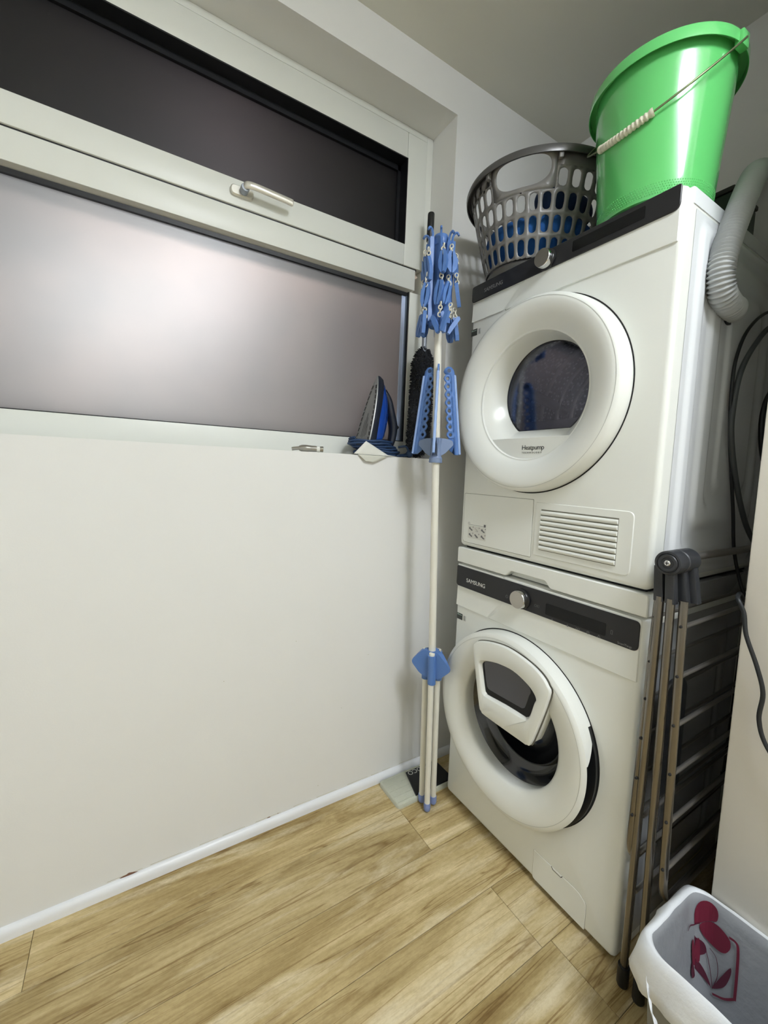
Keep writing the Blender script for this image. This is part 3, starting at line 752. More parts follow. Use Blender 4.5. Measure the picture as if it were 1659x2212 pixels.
bm = NB(); box(bm, .0012, .0020, .4805, .689, gz0-.001, gz1+.002); obj('grille_recess', bm, mat('recess_grey', rgb(120, 118, 104), rough=.8), gf, smooth=0)
for k in range(N):
    z = gz0+pitch*k
    bm = NB(); sec = [(.0015, z+pitch*.02), (.0062, z+pitch*.22), (.0075, z+pitch*.45), (.0066, z+pitch*.70), (.0040, z+pitch*.86), (.0015, z+pitch*.88)]
    A = [bm.verts.new((x, .482, zz)) for x, zz in sec]; B = [bm.verts.new((x, .688, zz)) for x, zz in sec]
    for i in range(len(sec)): bm.faces.new((A[i], A[(i+1) % 6], B[(i+1) % 6], B[i]))
    bm.faces.new(A); bm.faces.new(B)
    obj('slat', bm, M_white, gf, smooth=60)
# instruction sticker with six pictograms
st = obj('instruction_sticker', pr(rect(.2035, .283, .9415, .9835), .0013, .0019), mat('sticker_white', rgb(214, 214, 206), rough=.5), td, smooth=0)
bm = NB(); xi = .0020
barp(bm, .207, .9865, .279, .9865, .0010, xi)
for (y, z) in ((.204, .9865),): 
    for a_, b_, c_, d_ in ((y, z, y+.006, z), (y, z+.007, y+.006, z+.007), (y, z, y, z+.007), (y+.006, z, y+.006, z+.007)): barp(bm, a_, b_, c_, d_, .0010, xi)
bm.faces.new([bm.verts.new((xi,)+p) for p in ((.273, .985), (.281, .985), (.281, .9935), (.273, .9935))])
for i, cy in enumerate((.216, .243, .270)):
    for j, cz in enumerate((.9725, .9520)):
        if not (i == 1):
            bm.faces.new([bm.verts.new((xi, cy+a_, cz+b_)) for a_, b_ in ((-.008, .004), (-.003, .006), (.001, .001), (.008, -.002), (.008, -.006), (.002, -.005), (-.004, -.001), (-.007, -.002))])
        else:
            barp(bm, cy-.008, cz+.004, cy+.006, cz-.005, .0012 if j == 0 else .005, xi); barp(bm, cy-.006, cz-.004, cy+.004, cz-.006, .0008, xi)
        bm.faces.new([bm.verts.new((xi, cy+a_, cz+b_)) for a_, b_ in ((.009, .005), (.0115, .005), (.0115, .009), (.009, .009))])
obj('pictogram', bm, M_greyink, st, smooth=0)

# ------------------------------------------------------------------ green bucket
BX, BY, BZ, RH = -.1044, .647, 1.7632, 2.060
bucket = thing('bucket', 'bright green plastic bucket with a wire bail handle, standing on the dryer', 'bucket', (BX, BY, BZ))
bm = NB()
lathe(bm, [(0, BZ+.004), (.10, BZ+.004), (.104, BZ), (.1125, BZ), (.1135, BZ+.004), (.1165, BZ+.03), (.1355, RH-.030), (.1362, RH-.022), (.1365, RH-.010), (.1492, RH-.008), (.1500, RH-.024), (.1514, RH-.024), (.1518, RH-.004), (.1502, RH), (.1380, RH), (.1360, RH-.004), (.1335, RH-.02), (.111, BZ+.012), (0, BZ+.010)], axis='Z', c=(BX, BY, 0), n=128)
obj('shell', bm, M_green, bucket, smooth=40)
bm = NB()   # textured band of small bumps near the foot
for row in range(5):
    z = BZ+.008+row*.0048; r = .1138+(z-BZ)*.0850
    for k in range(150):
        a = 2*PI*(k+.5*(row % 2))/150
        c0 = Vector((BX+r*math.cos(a), BY+r*math.sin(a), z)); n_ = Vector((math.cos(a), math.sin(a), 0)); t_ = Vector((-math.sin(a), math.cos(a), 0))
        v = [bm.verts.new(c0+t_*.0016), bm.verts.new(c0+Vector((0, 0, .0018))), bm.verts.new(c0-t_*.0016), bm.verts.new(c0-Vector((0, 0, .0018)))]; tip = bm.verts.new(c0+n_*.0011)
        for i in range(4): bm.faces.new((v[i], v[(i+1) % 4], tip))
o = obj('grip_texture', bm, M_green, bucket, smooth=0); o['kind'] = 'stuff'
A1 = math.radians(86)
axv = Vector((math.cos(A1), math.sin(A1), 0)); dv = Vector((math.cos(A1-PI/2), math.sin(A1-PI/2), 0))
bc = Vector((BX, BY, RH-.016))
for s in (1, -1):
    c = bc+axv*s*.150; bm = NB()
    R_ = Matrix.Rotation(A1, 3, 'Z')
    b2 = bx(-.008, .0075, -.013, .013, -.016, .014, bevel=.003)
    for v in b2.verts: v.co = R_ @ v.co + c
    obj('ear', b2, M_green, bucket, smooth=40)
def bailp(ph):
    return bc + axv*math.cos(ph)*.158 + (dv*.132+Vector((0, 0, -.128)))*math.sin(ph)
bail = obj('bail', tb([bailp(PI*k/40) for k in range(41)], .0021, seg=8), M_wire, bucket, smooth=60)
ph0, ph1 = math.radians(68), math.radians(112)
obj('grip', tb([bailp(ph0+(ph1-ph0)*k/60) for k in range(61)], lambda i, n: .0088 if i in (0, 1, 2, n-1, n-2, n-3) else (.0082 if (i//2) % 2 else .0066), seg=14), M_grip, bail, smooth=50)

# ------------------------------------------------------------------ laundry basket
KX, KY, KZ, KT = -.178, .276, 1.7632, 2.030
basket = thing('laundry_basket', 'dark silver plastic laundry basket with oval holes beside the green bucket', 'basket', (KX, KY, KZ))
def bk(u, v, off=0.):
    """u angle, v height fraction"""
    e = v**.9
    rx = .178+(.243-.178)*e+off; ry = .140+(.207-.140)*e+off
    z = KZ+(KT-KZ)*v
    return Vector((KX+rx*math.cos(u), KY+ry*math.sin(u), z))
NC = 36
hc0 = math.radians(26)
du = 2*PI/NC
rows = [(.075, .275), (.275, .475), (.475, .675), (.675, .875)]
def cell(bm, u0, u1, v0, v1, hole=True, fu=.62, fv=.76):
    n = 16
    def bnd(t):   # square boundary param 0..n
        k = t/n*4; s = int(k) % 4; f = k-int(k)
        return [(1, -1+2*f), (1-2*f, 1), (-1, 1-2*f), (-1+2*f, -1)][s]
    uc, vc, hu, hv = (u0+u1)/2, (v0+v1)/2, (u1-u0)/2, (v1-v0)/2
    if not hole:
        q_ = [bm.verts.new(bk(a, b)) for a, b in ((u0, v0), (u1, v0), (u1, v1), (u0, v1))]; bm.faces.new(q_); return
    O = []; I = []
    for t in range(n):
        x, y = bnd((t-2) % n)
        O.append(bm.verts.new(bk(uc+hu*x, vc+hv*y)))
        a = math.atan2(y, x); A_, B_ = .0122, .0210      # oval slot, half width and half height in metres
        px_ = A_*math.cos(a); pz_ = (B_-A_)*(1 if y > .01 else -1 if y < -.01 else 0)+A_*math.sin(a)
        I.append(bm.verts.new(bk(uc+px_/.0365*du, vc+pz_/(KT-KZ))))
    for i in range(n): bm.faces.new((O[i], O[(i+1) % n], I[(i+1) % n], I[i]))
bm = NB()
du = 2*PI/NC
for k in range(NC):
    u0 = hc0+(k-.5)*du; u1 = u0+du
    kk = min(k, NC-k); kk2 = min(abs(k-NC//2), NC-abs(k-NC//2))
    near_handle = min(kk, kk2) <= 2
    for r_, (v0, v1) in enumerate(rows):
        if r_ == 3 and near_handle: continue
        cell(bm, u0, u1, v0, v1)
    for s in range(2):
        a, b = u0+du*s/2, u0+du*(s+1)/2
        bm.faces.new([bm.verts.new(p) for p in (bk(a, 0), bk(b, 0), bk(b, .075), bk(a, .075))])
        if not near_handle: bm.faces.new([bm.verts.new(p) for p in (bk(a, .875), bk(b, .875), bk(b, 1), bk(a, 1))])
for base in (0, PI):      # the two hand openings
    uc = hc0+base; hu = 2.5*du
    v0, v1 = .675, 1.0; n = 60
    O, I = [], []
    for t in range(n):
        a = 2*PI*t/n; c_, s_ = math.cos(a), math.sin(a); m_ = max(abs(c_), abs(s_))
        O.append(bm.verts.new(bk(uc+hu*c_/m_, (v0+v1)/2+(v1-v0)/2*s_/m_)))
        cx_, sx_ = abs(c_)**.45*math.copysign(1, c_), abs(s_)**.6*math.copysign(1, s_)
        wtop = .84 if s_ > 0 else .62+.22*(1-abs(s_))
        I.append(bm.verts.new(bk(uc+hu*wtop*cx_, (v0+v1)/2+.014+(v1-v0)/2*.80*sx_)))
    for i in range(n): bm.faces.new((O[i], O[(i+1) % n], I[(i+1) % n], I[i]))
bo = obj('basket_wall', bm, M_basket, basket, smooth=50, doubles=True)
md = bo.modifiers.new('t', 'SOLIDIFY'); md.thickness = .0025; md.offset = 0
bm = NB(); nn = 96; P = [bk(2*PI*k/nn, 1.0, .004) for k in range(nn)]
sec = [(-.006, -.004), (-.004, .004), (.002, .008), (.010, .006), (.013, -.002), (.011, -.014), (.008, -.014), (.007, -.002), (0, .002), (-.003, -.004)]
V = []
for k in range(nn):
    a = 2*PI*k/nn; n_ = Vector((math.cos(a), math.sin(a), 0)); V.append([bm.verts.new(P[k]+n_*s[0]+Vector((0, 0, s[1]))) for s in sec])
for k in range(nn):
    A, B = V[k], V[(k+1) % nn]
    for i in range(len(sec)): bm.faces.new((A[i], A[(i+1) % len(sec)], B[(i+1) % len(sec)], B[i]))
obj('rim', bm, mat('basket_rim_grey', rgb(84, 83, 82), rough=.3, metal=.3), basket, smooth=50)
bm = NB(); bm.faces.new([bm.verts.new(bk(2*PI*k/48, .012)) for k in range(48)]); ob = obj('basket_floor', bm, M_basket, basket, smooth=0)
md = ob.modifiers.new('t', 'SOLIDIFY'); md.thickness = .003
# hinge blocks at the ends of the front hand opening
for s in (-1, 1):
    u = hc0+s*2.62*du; b = bk(u, .955, .006)
    b2 = bx(-.005, .007, -.006, .006, -.014, .012, bevel=.002); R_ = Matrix.Rotation(u, 3, 'Z')
    for v in b2.verts: v.co = R_ @ v.co + b
    obj('lug', b2, M_basket, basket, smooth=30)
# contents: bright blue fabric heap, dark folded fabric and a navy plastic gadget
def heap(cx, cy, cz, rx, ry, rz, seed, nu=48, nv=20, amp=.12, flatb=True):
    rnd = random.Random(seed); ph = [(rnd.uniform(0, 6.3), rnd.uniform(1, 4), rnd.uniform(1, 5)) for _ in range(7)]
    bm = NB(); rows_ = []
    for j in range(nv+1):
        t = j/nv; el = -PI/2+PI*t; row = []
        for i in range(nu):
            a = 2*PI*i/nu
            w_ = 1+amp*sum(math.sin(p0+a*round(k1)+el*k2) for p0, k1, k2 in ph)/3.2
            ce = abs(math.cos(el))**.55
            z = math.sin(el)
            tp_ = 1+.16*z; row.append(bm.verts.new((cx+rx*ce*math.cos(a)*(.9+.1*w_)*tp_, cy+ry*ce*math.sin(a)*(.9+.1*w_)*tp_, cz+rz*(z if z < 0 else z*w_))))
        rows_.append(row)
    for A, B in zip(rows_, rows_[1:]):
        for i in range(nu): bm.faces.new((A[i], A[(i+1) % nu], B[(i+1) % nu], B[i]))
    bmesh.ops.remove_doubles(bm, verts=bm.verts, dist=1e-5); return bm
heap_o = obj('folded_laundry', heap(KX, KY, KZ+.088, .188, .150, .080, 3, amp=.10), M_cloth_blue, None, smooth=70)
tag(heap_o, 'bright blue fabric filling the lower half of the grey basket', 'laundry')
o = obj('fabric_bundle', heap(KX+.01, KY+.080, KZ+.196, .110, .058, .036, 9, amp=.3), mat('navy_fabric', rgb(22, 50, 88), rough=.8, bump=(60, .4, .004)), None, smooth=70)
tag(o, 'dark navy fabric bundle lying on the blue laundry near the bucket', 'laundry')
gad = thing('plastic_gadget', 'navy plastic trigger gadget poking up inside the grey basket', 'gadget', (KX+.06, KY+.09, KZ+.17))
g0 = Vector((KX+.075, KY+.085, KZ+.205))
obj('nozzle', la([(0, -.018), (.012, -.018), (.017, -.012), (.019, .004), (.016, .014), (.006, .016), (.005, .012), (0, .012)], axis='X', c=tuple(g0), n=28), M_navy, gad, smooth=40)
obj('gadget_body', tb(smoothpath([g0+Vector((-.01, 0, 0)), g0+Vector((-.012, -.03, -.004)), g0+Vector((-.015, -.055, -.012))], 6), .013, seg=12), M_navy, gad, smooth=60)
obj('stem', tb(smoothpath([g0+Vector((-.01, .004, 0)), g0+Vector((-.012, .006, -.025)), g0+Vector((-.012, .010, -.055))], 6), .011, seg=12), M_navy, gad, smooth=60)
# pale folded paper edge
bm = NB(); p_ = [(KX+.03, KY-.06, KZ+.128), (KX+.075, KY-.02, KZ+.150), (KX+.070, KY+.03, KZ+.165), (KX+.03, KY+.01, KZ+.130)]
v = [bm.verts.new(a) for a in p_]; bm.faces.new(v); o = obj('paper_sheet', bm, M_tissue, None, smooth=0); md = o.modifiers.new('t', 'SOLIDIFY'); md.thickness = .001
tag(o, 'small white paper sheet on the blue laundry inside the basket', 'paper')

# dark box behind the bucket on top of the dryer
crate = thing('storage_box', 'dark green lidded box on the dryer, mostly hidden behind the bucket', 'box', (-.47, .66, 1.7632))
obj('box_body', bx(-.56, -.40, .60, .695, 1.7632, 1.925, bevel=.006), mat('dark_green_plastic', rgb(40, 62, 46), rough=.5), crate)
obj('lid', bx(-.563, -.397, .597, .698, 1.925, 1.938, bevel=.003), mat('dark_grey_lid', rgb(52, 52, 48), rough=.5), crate)

# ------------------------------------------------------------------ corrugated hose
hp_ = smoothpath([(-.664, .640, 2.085), (-.55, .690, 2.02), (-.42, .735, 1.955), (-.32, .772, 1.895), (-.245, .789, 1.850), (-.200, .793, 1.795), (-.160, .792, 1.720), (-.128, .792, 1.655), (-.116, .792, 1.605), (-.132, .792, 1.566), (-.175, .791, 1.550), (-.215, .787, 1.552), (-.240, .776, 1.556)], 30)
hs = [hp_[0]]; acc = 0    # resample evenly
step = .00135
for a, b in zip(hp_, hp_[1:]):
    L_ = (b-a).length; d = step-acc
    while d <= L_: hs.append(a.lerp(b, d/L_)); d += step
    acc = (acc+L_) % step
hose = obj('drain_hose', tb(hs, lambda i, n: .0232+.0027*math.cos(2*PI*i/6.0), seg=28, cap=True), M_hose, smooth=80)
obj('hose_port', la([(.030, .7665), (.030, .7715), (.0, .7715)], axis='Y', c=(-.240, 0, 1.556), n=32), M_rubber, hose).matrix_parent_inverse = Matrix()
tag(hose, 'thick grey corrugated hose looping down beside the dryer', 'hose')

# ------------------------------------------------------------------ cables
def cable(name, pts, r, m, label):
    return tag(obj(name, tb(smoothpath(pts, 8), r, seg=10), m, smooth=70), label, 'cable', None)
cable('power_cable', [(-.62, .785, 1.62), (-.45, .783, 1.60), (-.33, .782, 1.535), (-.275, .781, 1.455), (-.268, .781, 1.37), (-.285, .781, 1.27), (-.318, .781, 1.18), (-.35, .783, 1.08), (-.372, .786, .985), (-.39, .80, .90), (-.35, .83, .86), (-.20, .865, .90), (-.10, .888, .93), (-.050, .900, .930), (-.045, .913, .905), (-.041, .921, .865), (-.041, .941, .812), (-.041, .954, .765), (-.041, .953, .712), (-.040, .970, .665), (-.034, 1.02, .61), (-.034, 1.10, .52)], .0038, M_cableb,
      'black cable hanging down in front of the cream partition wall')
cable('water_pipe', [(-.62, .790, 1.575), (-.46, .789, 1.565), (-.36, .787, 1.50), (-.292, .786, 1.42), (-.272, .786, 1.33), (-.278, .786, 1.27), (-.315, .787, 1.19), (-.37, .790, 1.10), (-.44, .795, 1.02), (-.58, .80, .93)], .0060, M_cable,
      'dark grey pipe crossing behind the black cable on the dryer side')
cable('water_pipe', [(-.62, .800, 1.46), (-.52, .797, 1.43), (-.445, .795, 1.37), (-.435, .795, 1.29), (-.485, .797, 1.20), (-.62, .80, 1.10)], .0060, M_cableb,
      'short black hose loop nearest the cream partition wall')

# ------------------------------------------------------------------ blue tripod peg airer
PX, PY = .098, .180
airer = thing('tripod_clothes_airer', 'folded tripod airer on a white pole with blue pegs and arms in the corner', 'clothes airer', (PX, PY, 0))
def pol(z):   # pole axis leans a little away from the washer
    t = (z-.48)/(1.62-.48); return Vector((.104+.045*t, .176, z))
obj('pole', tb([pol(.46), pol(1.0), pol(1.62), pol(1.84)], .0118, seg=20), M_pole, airer, smooth=60)
AZ = [math.radians(50), math.radians(-70), math.radians(170)]
for a in AZ:
    top = pol(.56)+Vector((math.cos(a), math.sin(a), 0))*.024; bot = Vector((PX+math.cos(a)*.023, PY+math.sin(a)*.023, .0))
    d = top-bot
    l = obj('leg', tb([bot+d*.05, top], .0095, seg=16), M_pole, airer, smooth=60)
    path = [bot+d*t for t in (.008, .012, .02, .035, .06)]
    obj('foot_cap', tb([Vector((p.x, p.y, max(p.z, .0006))) for p in path], lambda i, n: (.006, .0095, .0115, .012, .0115)[i], seg=16), M_blued, l, smooth=60)
# lower hub with three wings
bm = NB(); c = pol(.51)
tube(bm, [pol(.462), pol(.558)], .0165, seg=20)
hub = obj('lower_hub', bm, M_blue, airer, smooth=50)
for k, a in enumerate(AZ):
    n_ = Vector((math.cos(a), math.sin(a), 0)); t_ = Vector((-math.sin(a), math.cos(a), 0))
    bm = NB(); tube(bm, [pol(.455)+n_*.024, pol(.553)+n_*.024], .0135, seg=18); obj('leg_sleeve', bm, M_blue, hub, smooth=50)
    bm = NB(); tube(bm, [pol(.4546)+n_*.024, pol(.457)+n_*.024], .0105, seg=18); obj('sleeve_mouth', bm, M_navy, hub, smooth=50)
for a in (math.radians(-48), math.radians(110), math.radians(-165)):
    n_ = Vector((math.cos(a), math.sin(a), 0)); t_ = Vector((-math.sin(a), math.cos(a), 0))
    w = rounded([(0, .560), (.030, .562), (.074, .512), (.034, .473), (0, .466)], [0, .016, .018, .014, 0], 5)
    bm = NB(); F = [[bm.verts.new(pol(z)+n_*r+t_*s*(.016 if r < .02 else .010 if r < .05 else .004)) for r, z in w] for s in (-1, 1)]
    for i in range(len(w)): bm.faces.new((F[0][i], F[0][(i+1) % len(w)], F[1][(i+1) % len(w)], F[1][i]))
    bm.faces.new(F[0]); bm.faces.new(F[1])
    o = obj('wing', bm, M_blue, hub, smooth=30)
# collar and three hanger combs folded upright
bm = NB(); lathe(bm, [(.0125, 1.185), (.0205, 1.185), (.0215, 1.190), (.0205, 1.194), (.0215, 1.199), (.0180, 1.204), (.0170, 1.24), (.0195, 1.262), (.0125, 1.264)], axis='Z', c=(pol(1.22).x, pol(1.22).y, 0), n=28)
M_blug = mat('grey_blue_plastic', rgb(118, 136, 168), rough=.45)
collar = obj('comb_collar', bm, M_blug, airer, smooth=40)
AZC = [math.radians(47), math.radians(-62), math.radians(152)]
for a in AZC:
    n_ = Vector((math.cos(a), math.sin(a), 0)); t_ = Vector((-math.sin(a), math.cos(a), 0)); cc = pol(1.3); cc.z = 0
    # bracket cheeks
    for s in (-1, 1):
        bm = NB(); w = rounded([(.012, 1.205), (.030, 1.215), (.056, 1.243), (.052, 1.256), (.030, 1.262), (.012, 1.262)], .006, 3)
        F = [[bm.verts.new(cc+n_*r+t_*(s*.008+q_)+Vector((0, 0, z))) for r, z in w] for q_ in (-.0012, .0012)]
        n = len(w)
        for i in range(n): bm.faces.new((F[0][i], F[0][(i+1) % n], F[1][(i+1) % n], F[1][i]))
        bm.faces.new(F[0]); bm.faces.new(F[1]); obj('bracket', bm, M_blug, collar, smooth=30)
    # comb: solid outer band + cells with round holes along the inner edge
    bm = NB(); NCELL = 8; za, zb = 1.262, 1.462
    def ro(z): t = (z-1.215)/(1.475-1.215); return .078-.030*t
    def rm(z): return ro(z)-.016+.002*(z-1.215)/.26
    def ri(z, sc=True):
        t = (z-za)/(zb-za)*NCELL
        return ro(z)-.036+.004*(z-1.215)/.26+(.0028*math.cos(2*PI*t) if sc else 0)
    def Pn(r, z, s): return cc+n_*r+t_*s+Vector((0, 0, z))
    th = .0022
    # outer band, from foot to tip
    zs = [1.212+(1.462-1.212)*k/24 for k in range(25)]
    band = [(ro(z), z) for z in zs]+[(ro(1.462)-.004, 1.474), (ro(1.462)-.014, 1.483), (ro(1.462)-.024, 1.484), (ro(1.462)-.030, 1.478), (ro(1.462)-.032, 1.468), (ri(1.462), 1.462)]
    quads = []
    for k in range(NCELL):
        z0_, z1_ = za+(zb-za)*k/NCELL, za+(zb-za)*(k+1)/NCELL; n = 20
        O_, I_ = [], []
        zc_ = (z0_+z1_)/2; rc_ = (rm(zc_)+ri(zc_, False))/2
        for t in range(n):
            ang = 2*PI*t/n; c_, s_ = math.cos(ang), math.sin(ang); m_ = max(abs(c_), abs(s_)); ux, uz = c_/m_, s_/m_
            z = zc_+uz*(z1_-z0_)/2
            r = (rm(z)+ri(z))/2+ux*(rm(z)-ri(z))/2
            O_.append((r, z)); I_.append((rc_+.0050*c_, zc_+.0050*s_))
        for t in range(n): quads.append((O_[t], O_[(t+1) % n], I_[(t+1) % n], I_[t]))
    zs2 = [1.212+(1.462-1.212)*k/24 for k in range(25)]
    for z0_, z1_ in zip(zs2, zs2[1:]): quads.append(((rm(z0_), z0_), (ro(z0_), z0_), (ro(z1_), z1_), (rm(z1_), z1_)))
    quads.append(((ri(za)+.006, 1.225), (rm(1.212), 1.212), (rm(za), za), (ri(za), za)))
    for p in quads: bm.faces.new([bm.verts.new(Pn(r, z, 0)) for r, z in p])
    # tip with one hole
    n = 20; O_, I_ = [], []; c0 = (ro(1.462)-.016, 1.470)
    tipo = [(ri(1.462), 1.462), (rm(1.462), 1.462), (ro(1.462), 1.462), (ro(1.462)-.003, 1.474), (ro(1.462)-.011, 1.484), (ro(1.462)-.022, 1.486), (ro(1.462)-.031, 1.480), (ro(1.462)-.035, 1.470)]
    bm.faces.new([bm.verts.new(Pn(r, z, 0)) for r, z in tipo])
    cb = obj('comb', bm, M_blue, collar, smooth=40, doubles=True)
    md = cb.modifiers.new('t', 'SOLIDIFY'); md.thickness = .005; md.offset = 0
    tp = (ro(1.462)-.0185, 1.4735)
    bm = NB(); pts_ = [(tp[0]+.0062*math.cos(2*PI*k/16), tp[1]+.0062*math.sin(2*PI*k/16)) for k in range(16)]
    F = [[bm.verts.new(Pn(r, z, s)) for r, z in pts_] for s in (-.0027, .0027)]
    for i in range(16): bm.faces.new((F[0][i], F[0][(i+1) % 16], F[1][(i+1) % 16], F[1][i]))
    bm.faces.new(F[0]); bm.faces.new(F[1]); obj('tip_eye', bm, M_navy, collar, smooth=30)
    e_ = [(ro(z)+.0005, z) for z in (1.214, 1.30, 1.40, 1.460)]
    obj('comb_edge', tb(smoothpath([Pn(r, z, 0) for r, z in e_], 5), .0045, seg=8), mat('pale_blue_edge', rgb(150, 178, 226), rough=.4), collar, smooth=60)
# upper arms folded down around the pole, pegs on chains
topc = pol(1.74); topc.z = 0
obj('top_hub', la([(.0125, 1.60), (.024, 1.600), (.027, 1.612), (.024, 1.632), (.0125, 1.634)], axis='Z', c=(topc.x, topc.y, 0), n=24), M_blue, airer, smooth=40)
obj('sleeve', tb([(topc.x, topc.y, 1.61), (topc.x, topc.y, 1.845)], .0185, seg=16), M_blue, airer, smooth=50)
obj('crown', la([(.0125, 1.835), (.022, 1.838), (.026, 1.85), (.020, 1.868), (0, 1.872)], axis='Z', c=(topc.x, topc.y, 0), n=24), M_blue, airer, smooth=40)
def peg_mesh(open_=.35):
    """V-shaped peg hanging from its origin at the top; two jaws and a spring"""
    bm = NB()
    for s in (-1, 1):
        prof = [(.0, 0.004), (.005, .004), (.0075+.010*open_, -.020), (.0065+.006*open_, -.040), (.0035, -.052), (.0002, -.053), (.0, -.040), (.0015, -.026)]
        F = [[bm.verts.new((s*(x+.0008), t, z)) for x, z in prof] for t in (-.0042, .0042)]; n = len(prof)
        for i in range(n): bm.faces.new((F[0][i], F[0][(i+1) % n], F[1][(i+1) % n], F[1][i]))
        bm.faces.new(F[0]); bm.faces.new(F[1])
    me = bpy.data.meshes.new('peg'); bmesh.ops.recalc_face_normals(bm, faces=bm.faces); bm.to_mesh(me); bm.free(); me.materials.append(M_blue); return me
def vpeg_mesh():
    """wide open peg seen as a V"""
    bm = NB()
    for s in (-1, 1):
        prof = [(.002, -.046), (.008, -.048), (.024, -.004), (.020, .002), (.014, -.002), (.004, -.030)]
        F = [[bm.verts.new((s*x, t, z)) for x, z in prof] for t in (-.004, .004)]; n = len(prof)
        for i in range(n): bm.faces.new((F[0][i], F[0][(i+1) % n], F[1][(i+1) % n], F[1][i]))
        bm.faces.new(F[0]); bm.faces.new(F[1])
    me = bpy.data.meshes.new('peg'); bmesh.ops.recalc_face_normals(bm, faces=bm.faces); bm.to_mesh(me); bm.free(); me.materials.append(M_blue); return me
def link(bm, c, R_, a=.0052, b=.0032, r=.00125):
    pts = []
    for k in range(12):
        t = 2*PI*k/12; pts.append(c+R_ @ Vector((b*math.cos(t), 0, a*math.sin(t))))
    tube(bm, pts, r, seg=5, closed=True)
def chain_mesh(n=3):
    bm = NB()
    for k in range(n):
        R_ = Matrix.Rotation(PI/2*(k % 2)+.3, 3, 'Z'); link(bm, Vector((0, 0, -.0045-k*.0082)), R_)
    me = bpy.data.meshes.new('chain'); bm.to_mesh(me); bm.free(); me.materials.append(M_chain)
    for p in me.polygons: p.use_smooth = True
    return me
PEG = [peg_mesh(.2), peg_mesh(.6), vpeg_mesh()]; CH = [chain_mesh(3), chain_mesh(4)]
def inst(name, me, parent, loc, rot):
    o = bpy.data.objects.new(name, me); COL.objects.link(o); o.parent = parent
    o.matrix_parent_inverse = Matrix.Translation(airer.location).inverted() if parent == airer else Matrix()
    o.location = loc; o.rotation_euler = rot; o.scale = (1.35, 1.35, 1.2) if name == 'peg' else (1.7, 1.7, 1.25); return o
rnd = random.Random(11)
NARM = 8
for k in range(NARM):
    a = math.radians(50)+2*PI*k/NARM
    n_ = Vector((math.cos(a), math.sin(a), 0)); t_ = Vector((-math.sin(a), math.cos(a), 0))
    b0 = topc+n_*.029+Vector((0, 0, 1.612)); b1 = topc+n_*.034+Vector((0, 0, 1.845+rnd.uniform(-.008, .012)))
    bm = NB(); tube(bm, [b0, b1], .0100, seg=4, flat=.6, ref=tuple(n_))
    # open hook at the tip
    hk = [b1+Vector((0, 0, .0)), b1+n_*.001+Vector((0, 0, .012)), b1+n_*.006+Vector((0, 0, .022)), b1+n_*.014+Vector((0, 0, .024)), b1+n_*.019+Vector((0, 0, .016))]
    tube(bm, smoothpath(hk, 4), .0036, seg=6)
    # three holes shown as dark pins
    arm = obj('arm', bm, M_blue, airer, smooth=35)
    for j, z in enumerate((1.822, 1.745, 1.665)):
        z += rnd.uniform(-.008, .008)
        off = rnd.uniform(-.012, .012); rr = .046+rnd.uniform(-.004, .006)
        base = topc+n_*rr+t_*off+Vector((0, 0, z))
        nch = rnd.randint(0, 1)
        ch = inst('chain', CH[nch], airer, base, (rnd.uniform(-.15, .15), rnd.uniform(-.15, .15), a))
        ln = .026 if nch == 0 else .034
        if rnd.random() < .92:
            kind = 2 if (j == 2 and k in (0, 1, 7)) else rnd.choice((0, 1))
            inst('peg', PEG[kind], airer, base+Vector((0, 0, -ln))+n_*.002, (rnd.uniform(-.2, .2), rnd.uniform(-.25, .25), a+PI/2+rnd.uniform(-.6, .6)))

# ------------------------------------------------------------------ black chenille duster on the sill
dus = thing('chenille_duster', 'black fluffy chenille duster standing on the sill behind the airer pole', 'duster', (.028, -.062, Z_SILL))
dcx, dcy, dz_, dh = .030, -.062, Z_SILL+.004, .415
bm = NB(); rings = []
for j in range(15):
    t = j/14; z = dz_+dh*t; s = min(1, (t*9)**.5 if t < .11 else 1, ((1-t)*7)**.5 if t > .86 else 1)
    lean = -.012*t
    rings.append([bm.verts.new((dcx+lean+.046*s*math.cos(2*PI*k/20), dcy+.020*s*math.sin(2*PI*k/20), z)) for k in range(20)])
for A, B in zip(rings, rings[1:]):
    for k in range(20): bm.faces.new((A[k], A[(k+1) % 20], B[(k+1) % 20], B[k]))
bm.faces.new(rings[0][::-1]); bm.faces.new(rings[-1])
obj('core', bm, M_chen, dus, smooth=60)
bm = NB(); rnd = random.Random(5)
for _ in range(2300):
    t = rnd.random(); a = rnd.uniform(0, 2*PI); z = dz_+.004+(dh-.010)*t
    s = min(1, (t*9)**.5 if t < .11 else 1, ((1-t)*7)**.5 if t > .86 else 1); lean = -.012*t
    p = Vector((dcx+lean+.044*s*math.cos(a), dcy+.018*s*math.sin(a), z)); d = Vector((math.cos(a)*.7, math.sin(a), rnd.uniform(-.7, .5))).normalized()
    L_ = rnd.uniform(.008, .013); u = d.orthogonal().normalized(); v = d.cross(u); r = rnd.uniform(.0016, .0024)
    A = [bm.verts.new(p+(u*math.cos(2.1*k)+v*math.sin(2.1*k))*r) for k in range(3)]; B = [bm.verts.new(p+d*L_*.8+(u*math.cos(2.1*k)+v*math.sin(2.1*k))*r) for k in range(3)]; T = bm.verts.new(p+d*L_)
    for k in range(3): bm.faces.new((A[k], A[(k+1) % 3], B[(k+1) % 3], B[k])); bm.faces.new((B[k], B[(k+1) % 3], T))
o = obj('chenille_strands', bm, M_chen, dus, smooth=0, fixn=False); o['kind'] = 'stuff'
obj('tube', tb([(.020, dcy, 1.60), (.016, dcy, 2.02)], .0095, seg=16), M_greytube, dus, smooth=60)
